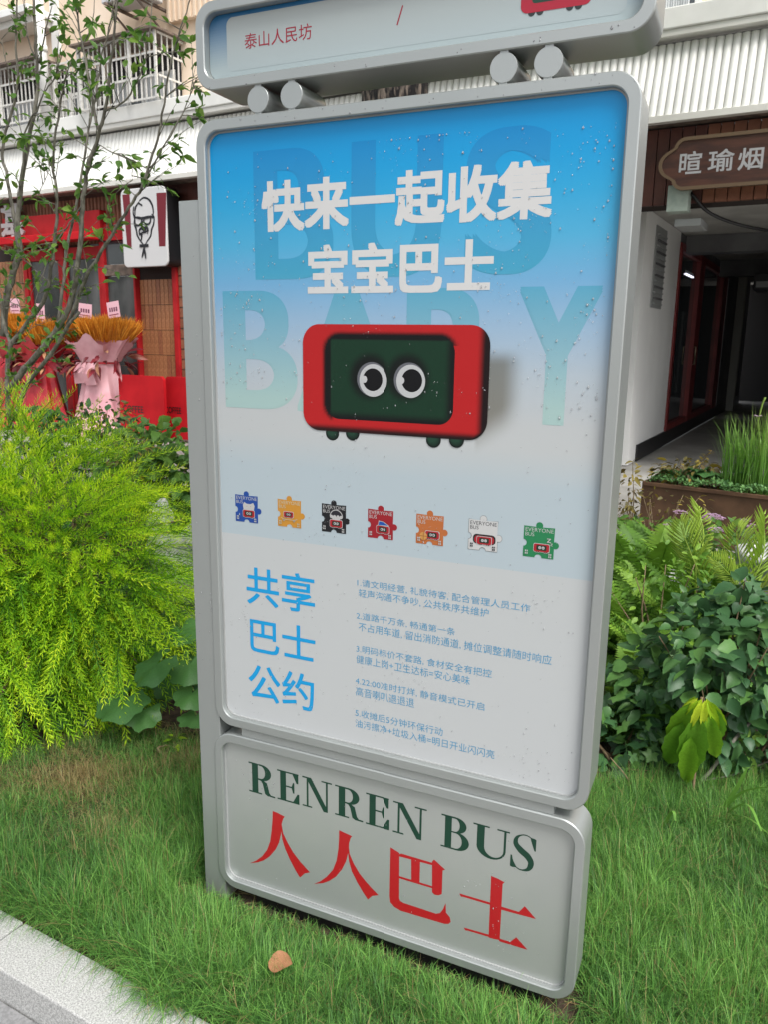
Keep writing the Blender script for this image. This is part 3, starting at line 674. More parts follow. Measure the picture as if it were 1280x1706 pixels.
# ---- poster
PYp = Y0 + .0165
px0, px1, pz0, pz1 = -1.196 + .0245 + .001, -.217 - .0235 - .001, .497 + .0245 + .001, 1.978 - .0245 - .001
def q(x, y): P = PY(x, y, PYp); return (P[0], P[2])
zs = [q(700, y)[1] for y in (200, 270, 330, 400, 470, 540, 620, 700, 780, 1300)]
cs = [(2, 142, 206), (14, 149, 207), (42, 157, 207), (75, 165, 206), (110, 165, 204), (145, 174, 200), (170, 182, 192), (181, 185, 187), (182, 186, 187), (184, 187, 189)]
cs = [np.array(sl(*c)) * 1.6 for c in cs]
bandT = q(420, 800)[1]; bandB = q(420, 893)[1]
shp = [q(*p) for p in [(812, 612), (878, 588), (868, 640), (812, 730)]]
ss_ = lambda t: max(0, min(1, t)) ** 2 * (3 - 2 * max(0, min(1, t)))
def poster_col(x, z):
    c = np.array([np.interp(-z, [-a for a in zs], [cc[i] for cc in cs]) for i in range(3)])
    if bandB < z < bandT + .12:
        t = min(1, (bandT + .12 - z) / .08); c = c * (1 - t) + np.array(sl(170, 183, 190)) * 1.6 * t
    # printed soft shadow right of the bus picture
    u = (x - shp[0][0]) / (shp[1][0] - shp[0][0] + 1e-9); v = (shp[1][1] - z) / (shp[1][1] - shp[3][1])
    if -.2 < u < 1.4 and -.2 < v < 1.3:
        k = ss_((1.05 - u) * 1.5) * ss_(v * 4.5 + .35) * ss_((1.18 - v - .30 * u) * 2.2); k = min(1, k) * .72
        c = c * (1 - k) + np.array(sl(112, 104, 80)) * k
    return c
fl = Flat(PYp, .00012)
nx, nz = 110, 170; zlist = sorted(list(np.linspace(pz0, pz1, nz)) + [bandB - .0003, bandB + .0003])
P_ = [(px0 + (px1 - px0) * i / nx, z) for z in zlist for i in range(nx + 1)]
r_ = .033
def clampc(p):
    x, z = p
    for sx, sz in ((px0, pz0), (px1, pz0), (px0, pz1), (px1, pz1)):
        cx_, cz_ = sx + (r_ if sx == px0 else -r_), sz + (r_ if sz == pz0 else -r_)
        if (x - cx_) * (sx - cx_) > 0 and (z - cz_) * (sz - cz_) > 0:
            d = math.hypot(x - cx_, z - cz_)
            if d > r_: return (cx_ + (x - cx_) * r_ / d, cz_ + (z - cz_) * r_ / d)
    return p
Vv = [(clampc(p)[0] - SO[0], PYp - SO[1], clampc(p)[1] - SO[2]) for p in P_]
Ff = []; 
for j in range(len(zlist) - 1):
    for i in range(nx): a = j * (nx + 1) + i; Ff.append((a, a + 1, a + nx + 2, a + nx + 1))
me = bpy.data.meshes.new('poster'); me.from_pydata(Vv, [], Ff); ca = me.color_attributes.new('Col', 'FLOAT_COLOR', 'POINT')
cc_ = []
for p in P_: c = poster_col(*p); cc_ += [c[0], c[1], c[2], 1]
ca.data.foreach_set('color', cc_); poster = link('poster', me, SG, [M_print])
def fit(fl, txt, L_, R_, T_, B_, col, bold=0, space=1.0, qq=None):
    qq = qq or q; text(fl, txt, qq(*L_)[0], qq(*R_)[0], qq(*B_)[1], qq(*T_)[1], col, bold, space)
# ghost lettering behind the title: each letter split in bands so that it follows the printed gradient
def ghost(fl, ch, x0, x1, z0, z1):
    V, Fc = text_geo(ch, 0, 1.0, 12)
    import bmesh
    gx, gz = .062 * (x1 - x0), .018 * (z1 - z0); x0 += gx; x1 -= gx; z0 += gz; z1 -= gz
    for dx, dz in [(0, 0), (-1, -1), (-1, 1), (1, -1), (1, 1), (1, 0), (-1, 0), (.5, 1), (-.5, 1), (.5, -1), (-.5, -1)]:
        bm = bmesh.new(); vs_ = [bm.verts.new((x0 + dx * gx + v[0] * (x1 - x0), 0, z0 + dz * gz + v[1] * (z1 - z0))) for v in V]
        for f in Fc:
            try: bm.faces.new([vs_[i] for i in f])
            except ValueError: pass
        for zz in np.arange(z0 + .008, z1, .012):
            bmesh.ops.bisect_plane(bm, geom=bm.verts[:] + bm.edges[:] + bm.faces[:], plane_co=(0, 0, zz), plane_no=(0, 0, 1))
        bm.verts.index_update(); pts = [(v.co.x, v.co.z) for v in bm.verts]
        kx = [q(700, 675)[1], q(700, 560)[1], q(700, 450)[1], q(700, 220)[1]]; kc_ = [sl(*k) for k in ((158, 186, 184), (122, 168, 186), (66, 154, 188), (2, 130, 194))]
        for f in bm.faces:
            idx = [v.index for v in f.verts]
            fl.add([pts[i] for i in idx], [tuple(range(len(idx)))], [tuple(np.interp(pts[i][1], kx, [k[c] * 1.6 for k in kc_]) for c in range(3)) for i in idx], up=False)
        bm.free(); fl.l += 1
fl = Flat(PYp, .00003)
zT, zB = q(430, 252)[1], q(430, 466)[1]
for ch, a, b in (('B', 424, 555), ('U', 585, 736), ('S', 776, 919)): fl.l = 1; ghost(fl, ch, q(a, 400 if ch == 'B' else 350)[0], q(b, 400)[0], zB, zT)
zT, zB = q(379, 485)[1], q(379, 678)[1]
for ch, a, b in (('B', 373.5, 495), ('A', 494, 668), ('B', 677, 813), ('Y', 862, 1006)): fl.l = 1; ghost(fl, ch, q(a, 600)[0], q(b, 480 if ch == 'Y' else 600)[0], zB, zT)
fl.build('ghost_lettering', M_print, poster, (0, 0, 0)).location = (-SO[0], -SO[1], -SO[2])
WH = (.95, .95, .95); BL = sl(0, 182, 255); BL2 = sl(84, 178, 228)
def pline(txt, L_, R_, T_, B_, col, bold=0):
    fl = Flat(PYp - .0004, .00004); fit(fl, txt, L_, R_, T_, B_, col, bold); fl.build('text_line', M_vinyl, poster).location = (-SO[0], -SO[1], -SO[2])
pline('快来一起收集', (435, 330), (922, 330), (922, 264), (435, 388), WH, .030)
pline('宝宝巴士', (512, 430), (824, 430), (824, 396), (512, 490), WH, .030)
pline('共享', (410.5, 983), (524.5, 1010), (425, 944.5), (492, 1018.5), BL, .010)
pline('巴士', (416, 1040), (525, 1064), (416.7, 1027.5), (452.5, 1091), BL, .010)
pline('公约', (413.7, 1128), (523, 1150), (431, 1107), (511, 1184), BL, .010)
for t_, L_, R_, T_, B_ in (
    ('1.请文明经营, 礼貌待客, 配合管理人员工作', (595.3, 970), (884.7, 1011.6), (599, 964.4), (877.7, 1019.8)),
    ('轻声沟通不争吵, 公共秩序共维护', (597.4, 990), (815.3, 1020.7), (603.5, 981.7), (810.7, 1028.4)),
    ('2.道路千万条, 畅通第一条', (593.8, 1025), (759.5, 1051), (599, 1019.8), (754.3, 1058.8)),
    ('不占用车道, 留出消防通道, 摊位调整请随时响应', (597.4, 1045), (920.4, 1098.4), (603.5, 1037.5), (914.3, 1107.6)),
    ('3.明码标价不套路, 食材安全有把控', (593.5, 1080), (820.5, 1119.8), (599, 1074.7), (815.3, 1128.9)),
    ('健康上岗+卫生达标=安心美味', (593.5, 1098.4), (783.9, 1133.5), (599, 1091.4), (780, 1141)),
    ('4.22:00准时打烊, 静音模式已开启', (592.2, 1135), (808.3, 1176), (597.4, 1128), (803, 1183.7)),
    ('高音喇叭退退退', (592.9, 1153.3), (691, 1170), (599, 1144.8), (685.8, 1178.3)),
    ('5.收摊后5分钟环保行动', (592, 1186.8), (738.5, 1217.3), (596, 1181.3), (734.5, 1225.5)),
    ('油污擦净+垃圾入桶=明日开业闪闪亮', (592, 1205), (825, 1255.4), (596, 1198.4), (819.8, 1263.6))):
    pline(t_, L_, R_, T_, B_, BL2, -.004)
# ---- the bus picture, shaded print
def soft(fl, x0, x1, z0, z1, r, fn, rings=34, k=9):
    cxm, czm = (x0 + x1) / 2, (z0 + z1) / 2; base = rrs(x0, x1, z0, z1, r, k); n = len(base); hx_, hz_ = (x1 - x0) / 2, (z1 - z0) / 2
    md = min(hx_, hz_); L_ = []
    for j in range(rings):
        g = md * (j / (rings - 1)) * .985; rg = max(r - g, .0008); L_.append(rrs(x0 + g, x1 - g, z0 + g, z1 - g, rg, k))
    pts = [p for l in L_ for p in l]; cv = [tuple(fn(p[0], p[1])) for p in pts]
    for j in range(rings - 1):
        for i in range(n):
            a = j * n + i; b = j * n + (i + 1) % n; ids = (a, b, b + n, a + n)
            fl.add([pts[t] for t in ids], [(0, 1, 2, 3)], [cv[t] for t in ids], up=False)
    fl.poly(L_[-1], tuple(fn(cxm, czm)), up=True)
def sdrr(x, z, x0, x1, z0, z1, r):   # distance inside a rounded rectangle (positive inside)
    dx = abs(x - (x0 + x1) / 2) - (x1 - x0) / 2 + r; dz = abs(z - (z0 + z1) / 2) - (z1 - z0) / 2 + r
    return r - math.hypot(max(dx, 0), max(dz, 0)) - min(max(dx, dz), 0)
ss = lambda t: max(0, min(1, t)) ** 2 * (3 - 2 * max(0, min(1, t)))
def big_bus(fl, qq, P=None):
    X0, X1, Z0, Z1 = qq(505, 620)[0], qq(816.5, 620)[0], qq(536, 717)[1], qq(520, 540)[1]
    cb = lambda x, y: qq(480 + x / 3.556, 520 + y / 3.556)
    g1 = np.array(sl(38, 78, 60)); g0 = np.array(sl(12, 26, 24))
    for wx in (262, 382, 865, 1002):
        c = cb(wx, 712 if wx < 500 else 752); rx = .0172
        for i in range(6):
            t = i / 5; col = g0 * (1 - t) + g1 * t if i < 5 else g1
            fl.ell((c[0] - .0005 * i, c[1] - .002 + .0007 * i), rx * (1 - .09 * i), rx * .98 * (1 - .1 * i), tuple(col), k=22)
    red = np.array(sl(214, 36, 40)); drk = np.array(sl(28, 10, 14)); sx0, sx1, sz0, sz1 = cb(222, 300)[0], cb(993, 400)[0], cb(600, 645)[1] - .002, cb(500, 138)[1]
    sx1 = cb(988, 400)[0]
    def fr(x, z):
        d_in = -sdrr(x, z, sx0, sx1, sz0, sz1, .034)
        k = 1 - ss(d_in / .012) if (x < sx0 + .02 or z > sz1 - .02) else 0
        if d_in < -.005: k = 1
        dr_ = X1 - x; k = max(k, 1 - ss((dr_ - .009) / .020)); db_ = z - Z0; k = max(k, (1 - ss((db_ - .004) / .015)) * .97)
        do = sdrr(x, z, X0, X1, Z0, Z1, .042)
        if x > (X0 + X1) / 2: k = max(k, 1 - ss((do - .002) / .012)) if z < (Z0 + Z1) / 2 else k
        k = max(k, .0); return red * (1 - k) + drk * k
    soft(fl, X0, X1, Z0, Z1, .042, fr, 90, 12)
    gx0, gx1, gz0, gz1 = cb(222, 0)[0], sx1, sz0, sz1
    ec = [cb(500, 400), cb(725, 405)]
    def fg(x, z):
        k = 0; k = max(k, 1 - ss((x - gx0 - .0115) / .003)); k = max(k, 1 - ss((gz1 - z - .0080) / .003)); k = max(k, 1 - ss((gx1 - x - .003) / .022)); k = max(k, (1 - ss((z - gz0 - .002) / .02)))
        for e_ in ec: k = max(k, .9 * (1 - ss((math.hypot((x - e_[0] + .006), (z - e_[1] - .006)) - .037) / .024)))
        return np.array(sl(20, 62, 42)) * (1 - k) + np.array(sl(12, 14, 18)) * k
    soft(fl, gx0, gx1, gz0, gz1, .034, fg, 46, 10)
    for i, e_ in enumerate(ec):
        wx, wz = .0365, .0375
        fl.ell((e_[0] - .0012, e_[1] + .0008), wx, wz, sl(120, 122, 130), k=44); fl.ell((e_[0] + .0022, e_[1] - .0018), wx * .93, wz * .95, sl(222, 224, 226), k=44)
        fl.ell((e_[0] + (.001 if i == 0 else .005), e_[1] - .0002), wx * .66, wz * .66, sl(14, 15, 20), k=36)
        h_ = cb(453, 398) if i == 0 else cb(677, 405); fl.ell(h_, (.0066), (.0078), sl(225, 226, 228), k=18)
fl = Flat(PYp - .0004, .00004); big_bus(fl, q); fl.build('bus_picture', M_print, poster).location = (-SO[0], -SO[1], -SO[2])
# ---- jigsaw stickers
def mini(fl, g, c, w, h, look=0):
    x0_, x1_, z0_, z1_ = c[0] - w / 2, c[0] + w / 2, c[1] - h / 2, c[1] + h / 2
    wt, rd, gn = (.7, .7, .7), sl(196, 30, 45), sl(20, 52, 38)
    for sx_ in (-.32, -.2, .2, .32): fl.ell((c[0] + w * sx_, z0_ - h * .02), w * .075, w * .075, wt, k=10)
    fl.poly(rr(x0_ - .0012, x1_ + .0012, z0_ - .0012, z1_ + .0012, h * .22, 4), wt)
    for sx_ in (-.32, -.2, .2, .32): fl.ell((c[0] + w * sx_, z0_ - h * .0), w * .05, w * .05, gn, k=10)
    fl.poly(rr(x0_, x1_, z0_, z1_, h * .2, 4), rd); fl.poly(rr(x0_ + w * .17, x1_ - w * .17, z0_ + h * .18, z1_ - h * .16, h * .12, 4), gn)
    for sx_ in (-1, 1):
        fl.ell((c[0] + sx_ * w * .11, c[1] + h * .02), w * .1, w * .1, wt, k=14)
        if look == 2: fl.stroke([(c[0] + sx_ * w * .11 - w * .06, c[1] + h * .04), (c[0] + sx_ * w * .11, c[1] - h * .02), (c[0] + sx_ * w * .11 + w * .06, c[1] + h * .04)], w * .025, gn)
        else: fl.ell((c[0] + sx_ * w * .11 - (w * .02 if look == 0 else 0), c[1] + h * .02), w * .045, w * .05, (.01, .01, .02), k=10)
ST = [((392, 850), (429.3, 850), (393, 823.4), (393, 867.6), (26, 84, 178)), ((462.5, 850), (501.2, 850), (463, 831), (463, 875.7), (233, 164, 56)),
      ((536, 860), (576.3, 860), (537, 838.4), (537, 884.8), (18, 20, 28)), ((612.9, 870), (656, 870), (613, 847.2), (613, 894.8), (178, 26, 42)),
      ((694.3, 880), (740, 880), (695, 855.4), (695, 904.4), (214, 122, 62)), ((781.8, 890), (830.2, 890), (783, 864.2), (783, 914.2), (232, 233, 233)),
      ((873.4, 900), (924.9, 900), (875, 875), (875, 926.3), (38, 148, 92))]
for i, (L_, R_, T_, B_, col) in enumerate(ST):
    x0_, x1_, z1_, z0_ = q(*L_)[0], q(*R_)[0], q(*T_)[1], q(*B_)[1]; w, h = x1_ - x0_, z1_ - z0_; fl = Flat(PYp - .0004, .00007)
    def jig(g):
        P = []
        r = w * .115 
        P += [(x0_ + g, z0_ + g)] + [(x0_ + w * .5 - (r + g) * math.cos(a), z0_ + g + (r + g) * .95 * math.sin(a)) for a in np.linspace(0, math.pi, 9)] + [(x1_ - g, z0_ + g)]
        P += [(x1_ - g, z0_ + h * .34)] + [(x1_ + w * .045 - g * .0 - (r - g) * math.cos(a) * 1.0, z0_ + h * .45 + (r - g) * math.sin(a)) for a in np.linspace(.45, 2 * math.pi - .45, 13)[::-1]][::-1][:0]
        P += [(x1_ + w * .04 + (r - g) * math.cos(a), z0_ + h * .45 + (r - g) * math.sin(a)) for a in np.linspace(-2.0, 2.0, 11)] + [(x1_ - g, z1_ - g)]
        P += [(x0_ + w * .5 + (r - g) * math.cos(a), z1_ + w * .04 + (r - g) * math.sin(a)) for a in np.linspace(-.45, math.pi + .45, 11)] + [(x0_ + g, z1_ - g)]
        P += [(x0_ + g + (r + g) * .95 * math.sin(a), z0_ + h * .45 + (r + g) * math.cos(a)) for a in np.linspace(0, math.pi, 9)]
        return P
    if i == 5: fl.poly(jig(-.0007), (.2, .2, .2))
    fl.poly(jig(0), sl(*col))
    tc_ = (.04, .04, .05) if i == 5 else ((.68, .66, .5) if i == 1 else (.66, .66, .66))
    text(fl, 'EVERYONE', x0_ + w * .05, x1_ - w * .04, z1_ - h * .17, z1_ - h * .045, tc_, .0); text(fl, 'BUS', x0_ + w * .05, x0_ + w * .34, z1_ - h * .32, z1_ - h * .20, tc_, .0)
    c = (x0_ + w * (.6 if i not in (1,) else .47), z0_ + h * (.33 if i != 1 else .46))
    if i == 0:
        fl.poly([(c[0] - w * .22, c[1] + h * .1), (c[0] - w * .26, c[1] + h * .3), (c[0] - w * .2, c[1] + h * .42), (c[0] - w * .08, c[1] + h * .36), (c[0] + w * .08, c[1] + h * .36), (c[0] + w * .2, c[1] + h * .42), (c[0] + w * .26, c[1] + h * .3), (c[0] + w * .22, c[1] + h * .1)][::-1], (.72, .72, .72))
        for sx_ in (-.08, .08): fl.ell((c[0] + w * sx_, c[1] + h * .27), w * .015, w * .015, sl(200, 150, 120), k=8)
    if i == 2:
        fl.ell((c[0], c[1] + h * .24), w * .27, w * .27, (.7, .7, .7), 0, 180, 20); fl.ell((c[0], c[1] + h * .24), w * .24, w * .24, (.02, .02, .03), 0, 180, 20)
        for sx_ in (-.2, -.07, .07, .2): fl.ell((c[0] + w * sx_, c[1] + h * .24), w * .065, w * .065, (.7, .7, .7), k=12)
        fl.poly([(c[0] - w * .24, c[1] + h * .24), (c[0] - w * .1, c[1] + h * .1), (c[0] + w * .1, c[1] + h * .1), (c[0] + w * .24, c[1] + h * .24)], (.7, .7, .7))
    if i == 5:
        fl.poly(rr(c[0] - w * .44, c[0] + w * .34, c[1] - h * .12, c[1] + h * .2, h * .12, 5), (.02, .02, .02)); c = (c[0] - w * .05, c[1]); fl.poly(rr(c[0] - w * .34, c[0] + w * .34, c[1] - h * .10, c[1] + h * .15, h * .1, 5), sl(196, 30, 45))
    mini(fl, 0, c, w * (.5 if i != 1 else .4), h * (.25 if i not in (1,) else .2), 2 if i in (5, 6) else (1 if i == 0 else 0))
    if i == 1:
        fl.stroke([(c[0] - w * .32, c[1] - h * .13), (c[0] - w * .2, c[1] - h * .18), (c[0] + w * .25, c[1] - h * .19), (c[0] + w * .38, c[1] - h * .14)], h * .02, (.7, .66, .5))
        for sx_ in (-.2, .24): fl.ell((c[0] + w * sx_, c[1] - h * .21), w * .045, w * .045, (.7, .68, .6), k=10); fl.ell((c[0] + w * sx_, c[1] - h * .21), w * .025, w * .025, (.04, .04, .04), k=8)
    if i == 3:
        fl.poly([(c[0] - w * .2, c[1] + h * .13), (c[0] - w * .17, c[1] + h * .3), (c[0] + w * .06, c[1] + h * .27), (c[0] + w * .25, c[1] + h * .16), (c[0] + w * .22, c[1] + h * .12)][::-1], (.7, .7, .7))
        fl.poly([(c[0] - w * .18, c[1] + h * .145), (c[0] - w * .15, c[1] + h * .28), (c[0] + w * .05, c[1] + h * .25), (c[0] + w * .22, c[1] + h * .16)][::-1], sl(20, 90, 190))
    if i == 4:
        b_ = (c[0] - w * .32, c[1] - h * .06); fl.ell(b_, w * .14, w * .14, sl(235, 170, 90), k=20); fl.stroke([(b_[0] - w * .13, b_[1]), (b_[0] + w * .13, b_[1])], w * .015, sl(120, 60, 30)); fl.stroke([(b_[0], b_[1] - w * .13), (b_[0], b_[1] + w * .13)], w * .015, sl(120, 60, 30))
    if i == 6:
        text(fl, 'Z', c[0] + w * .16, c[0] + w * .30, c[1] + h * .2, c[1] + h * .33, (.7, .7, .7), .03); text(fl, 'Z', c[0] + w * .28, c[0] + w * .36, c[1] + h * .10, c[1] + h * .18, (.7, .7, .7), .03)
    for (u, v) in ((.07, .17), (.07, .09), (.84, .12), (.84, .04)):
        for du in (0, .055): fl.poly([(x0_ + w * (u + du), z0_ + h * v), (x0_ + w * (u + du + .04), z0_ + h * v), (x0_ + w * (u + du + .04), z0_ + h * (v + .055)), (x0_ + w * (u + du), z0_ + h * (v + .055))], tc_, up=False)
    fl.l += 1
    sk = fl.build('sticker', M_vinyl, poster, (x0_, PYp, z0_)); sk.location = (x0_ - SO[0], PYp - SO[1], z0_ - SO[2])
    sk['label'] = ['blue jigsaw sticker with a white cat', 'yellow jigsaw sticker with a skateboard', 'black jigsaw sticker with a parachute', 'red jigsaw sticker with a blue cap', 'orange jigsaw sticker with a basketball', 'white jigsaw sticker with headphones', 'green jigsaw sticker with a sleeping bus'][i]
# ---- header print
HYp = Y0 + .020; hx0, hx1, hz0, hz1 = -1.187 + .0232, -.205 - .0232, 2.037 + .0232, 2.216 - .0232
def qh(x, y): P = PY(x, y, HYp); return (P[0], P[2])
fl = Flat(HYp + .0006, .0003)
def strip(x0_, x1_, z0_, z1_, r, f, n=26, k=8):
    """rounded panel with a vertical printed gradient"""
    base = rr(x0_, x1_, z0_, z1_, r, k); zz = np.linspace(z0_, z1_, n + 1)
    def xs(z):
        if z < z0_ + r: d = z0_ + r - z
        elif z > z1_ - r: d = z - (z1_ - r)
        else: d = 0
        o_ = r - math.sqrt(max(r * r - d * d, 0)); return x0_ + o_, x1_ - o_
    zz = sorted(set(list(zz) + [z0_ + r * (1 - math.cos(t)) for t in np.linspace(0, 1.57, 9)] + [z1_ - r * (1 - math.cos(t)) for t in np.linspace(0, 1.57, 9)]))
    for a, b in zip(zz[:-1], zz[1:]):
        if b - a < 1e-6: continue
        (l0, r0), (l1, r1) = xs(a), xs(b); c = f((a + b) / 2); fl.add([(l0, a), (r0, a), (r1, b), (l1, b)], [(0, 1, 2, 3)], c, up=False)
    fl.l += 1
zt_, zb_ = qh(360, 30)[1], qh(360, 118)[1]
strip(hx0, hx1, hz0, hz1, .029, lambda z: tuple(np.array(sl(40, 122, 178)) * min(1, max(0, (z - zb_) / (zt_ - zb_))) + np.array(sl(205, 222, 226)) * (1 - min(1, max(0, (z - zb_) / (zt_ - zb_))))))
ix = qh(377, 60)[0]; iz = qh(395, 27)[1]
strip(ix, hx1 - .03, qh(380, 110)[1] - .012, iz, .016, lambda z: tuple(np.array(sl(205, 212, 210)) * min(1, max(0, (z - zb_) / (zt_ - zb_))) + np.array(sl(207, 222, 226)) * (1 - min(1, max(0, (z - zb_) / (zt_ - zb_))))))
hp = fl.build('header_print', M_print, fh); hp.location = (-SO[0], -SO[1], -SO[2])
fl = Flat(HYp - .0002, .0002)
fit(fl, '泰山人民坊', (407, 70), (519, 50), (515, 38.5), (412, 82), sl(190, 28, 60), .0, qq=qh)
fl.build('text_line', M_vinyl, fh).location = (-SO[0], -SO[1], -SO[2]); fl = Flat(HYp - .0002, .0002)
a, b = qh(662.5, 42), qh(672, 9); fl.stroke([a, b], .0028, sl(190, 28, 60)); fl.build('slash_mark', M_vinyl, fh).location = (-SO[0], -SO[1], -SO[2]); fl = Flat(HYp - .0002, .00008)
bx0, bx1 = qh(869, 10)[0], qh(987, 5)[0]; bz0 = qh(880, 22.5)[1]; bw = bx1 - bx0; bh = bw * .57
for wx in (.16, .28, .70, .82): fl.ell((bx0 + bw * wx, bz0 + .0005), bw * .052, bw * .052, sl(52, 60, 62), k=18)
fl.poly(rr(bx0, bx1, bz0, bz0 + bh, bw * .1, 6), sl(205, 30, 62)); fl.poly(rr(bx0 + bw * .16, bx1 - bw * .16, bz0 + bh * .2, bz0 + bh * .84, bw * .05, 6), sl(22, 74, 56))
for sx_ in (.4, .6):
    fl.ell((bx0 + bw * sx_, bz0 + bh * .52), bw * .085, bw * .085, (.75, .75, .75)); fl.ell((bx0 + bw * sx_, bz0 + bh * .52), bw * .05, bw * .05, (.02, .02, .02))
fl.build('bus_logo', M_vinyl, fh).location = (-SO[0], -SO[1], -SO[2])
# ---- base panel
BYp = Y0 + .0155
def qb(x, y): P = PY(x, y, BYp); return (P[0], P[2])
lp = [(x - SO[0], BYp - SO[1], z - SO[2]) for x, z in rr(-1.1795, -.2405, .031, .446, .033, 10)]
loft('base_panel', [lp, [(x, y - .0004, z) for x, y, z in lp]], silver_panel, fbm, False, True)
fl = None; GRN = sl(20, 74, 56); RD = sl(214, 34, 44)
def arc(cx_, cy_, rx, ry, a0, a1, n=14): return [(cx_ + rx * math.cos(math.radians(a0 + (a1 - a0) * i / n)), cy_ + ry * math.sin(math.radians(a0 + (a1 - a0) * i / n))) for i in range(n + 1)]
def glyph(ch):
    R = lambda x0, x1, y0, y1: [(x0, y0), (x1, y0), (x1, y1), (x0, y1)]
    if ch in 'RB':
        out = [R(.13, .36, 0, 1), R(0, .5, .955, 1), R(0, .5 if ch == 'R' else .5, 0, .045)]
    if ch == 'R':
        out += [(('ring'), [(.3, 1)] + arc(.5, .735, .36, .265, 90, -90) + [(.3, .47)], [(.3, .95)] + arc(.46, .735, .17, .215, 90, -90) + [(.3, .52)])]
        out += [[(.40, .50), (.56, .49), (.70, .42), (.78, .12), (.84, .05), (1, .045), (1, 0), (.72, 0), (.62, .05), (.54, .36), (.48, .45), (.40, .47)][::-1]]
    if ch == 'B':
        out += [('ring', [(.3, 1)] + arc(.5, .76, .36, .24, 90, -90) + [(.3, .52)], [(.3, .95)] + arc(.47, .755, .16, .20, 90, -90) + [(.3, .555)]),
                ('ring', [(.3, .555)] + arc(.54, .2775, .42, .2775, 90, -90) + [(.3, 0)], [(.3, .52)] + arc(.50, .28, .22, .235, 90, -90) + [(.3, .045)])]
    if ch == 'E':
        out = [R(.14, .40, 0, 1), R(0, .97, .955, 1), R(0, 1, 0, .045), [(.78, .96), (.88, .68), (.95, .68), (.96, .96)][::-1] and [(.88, .68), (.96, .68), (.96, .96), (.70, .96)], [(.72, .04), (1, .04), (1, .33), (.92, .33)], R(.38, .72, .49, .535), [(.72, .33), (.78, .33), (.78, .68), (.72, .68), (.66, .535), (.66, .49)]]
    if ch == 'N':
        out = [R(.145, .205, .0, .98), R(0, .33, 0, .045), [(0, .955), (.14, .955), (.72, -.02), (.86, -.02), (.86, .06), (.30, 1), (0, 1)], R(.80, .86, .0, .98), R(.65, 1, .955, 1)]
    if ch == 'U':
        out = [R(.11, .32, .3, 1), R(0, .45, .955, 1), R(.85, .91, .3, 1), R(.66, 1, .955, 1), ('ring', arc(.51, .33, .40, .35, 180, 360), arc(.585, .33, .265, .275, 180, 360))]
    if ch == 'S':
        out = [('curve',)]
    return out
def bfl(): return Flat(BYp - .0006, .00004)
def bdone(fl, n='letter'): fl.build(n, M_vinyl, fbm).location = (-SO[0], -SO[1], -SO[2])
def serif(ch, L_, R_, T_, B_):
    fl = bfl()
    x0_, x1_, z0_, z1_ = qb(*L_)[0], qb(*R_)[0], qb(*B_)[1], qb(*T_)[1]; m_ = lambda p: (x0_ + p[0] * (x1_ - x0_), z0_ + p[1] * (z1_ - z0_))
    if ch == 'S':
        P = smooth_pts([(.86, .78), (.74, .95), (.48, .985), (.24, .88), (.20, .70), (.40, .55), (.66, .43), (.80, .27), (.70, .08), (.42, .015), (.20, .09), (.10, .25)], 4); n = len(P)
        wd = np.interp(np.arange(n) / (n - 1), [0, .12, .22, .32, .45, .55, .68, .8, .92, 1], [.03, .04, .05, .16, .26, .26, .20, .05, .04, .03]); P = [m_(p) for p in P]; fl.stroke(P, list(wd * (x1_ - x0_)), GRN)
        fl.poly([m_(p) for p in [(.80, .80), (.90, .62), (.95, .62), (.95, .93), (.90, .95), (.72, .96)]], GRN); fl.poly([m_(p) for p in [(.02, .05), (.10, .03), (.28, .05), (.12, .22), (.08, .36), (.02, .36)]], GRN); bdone(fl); return
    for g in glyph(ch):
        if g[0] == 'ring':
            a, b = [m_(p) for p in g[1]], [m_(p) for p in g[2]]; n = len(a); fl.add(a + b, [(i, i + 1, n + i + 1, n + i) for i in range(n - 1)], GRN)
        else: fl.poly([m_(p) for p in g], GRN)
    bdone(fl)
k1 = lambda x, y: (400 + x / 4.923, 1250 + y / 4.923); k2 = lambda x, y: (640 + x / 4.571, 1330 + y / 4.571)
# left, right, top and bottom points read off the letters
serif('R', k1(70, 200), k1(285, 300), k1(80, 93), k1(90, 337)); serif('E', k1(303, 250), k1(485, 400), k1(310, 155), k1(320, 400))
serif('N', k1(510, 300), k1(752, 400), k1(520, 210), k1(530, 455)); serif('R', k1(778, 400), k1(1010, 500), k1(790, 283), k1(800, 530))
serif('E', k1(1032, 450), k1(1230, 500), k1(1045, 348), k1(1050, 605)); serif('N', k2(72, 100), k2(328, 150), k2(85, 20), k2(95, 260))
serif('B', k2(438, 250), k2(662, 300), k2(455, 118), k2(460, 368)); serif('U', k2(683, 250), k2(962, 300), k2(695, 185), k2(690, 420)); serif('S', k2(965, 400), k2(1170, 420), k2(1080, 276), k2(1090, 560))
def tr(kf, P): fl.poly([qb(*kf(*p)) for p in P][::-1], RD)
fl = bfl()
tr(k1, [(266, 497), (300, 510), (365, 543), (352, 560), (340, 600), (335, 680), (318, 755), (290, 812), (240, 870), (190, 902), (140, 918), (78, 925), (130, 905), (180, 868), (220, 815), (245, 745), (258, 650), (264, 570)])
tr(k1, [(340, 610), (352, 680), (385, 750), (430, 830), (490, 910), (535, 960), (572, 1000), (530, 1008), (490, 1043), (455, 985), (410, 900), (370, 810), (345, 730), (336, 660)])
bdone(fl, 'character'); fl = bfl()
tr(k1, [(812, 654), (850, 672), (918, 703), (905, 720), (893, 760), (888, 830), (868, 910), (835, 975), (785, 1035), (730, 1070), (680, 1088), (605, 1095), (660, 1072), (710, 1035), (760, 980), (790, 905), (805, 810), (810, 730)])
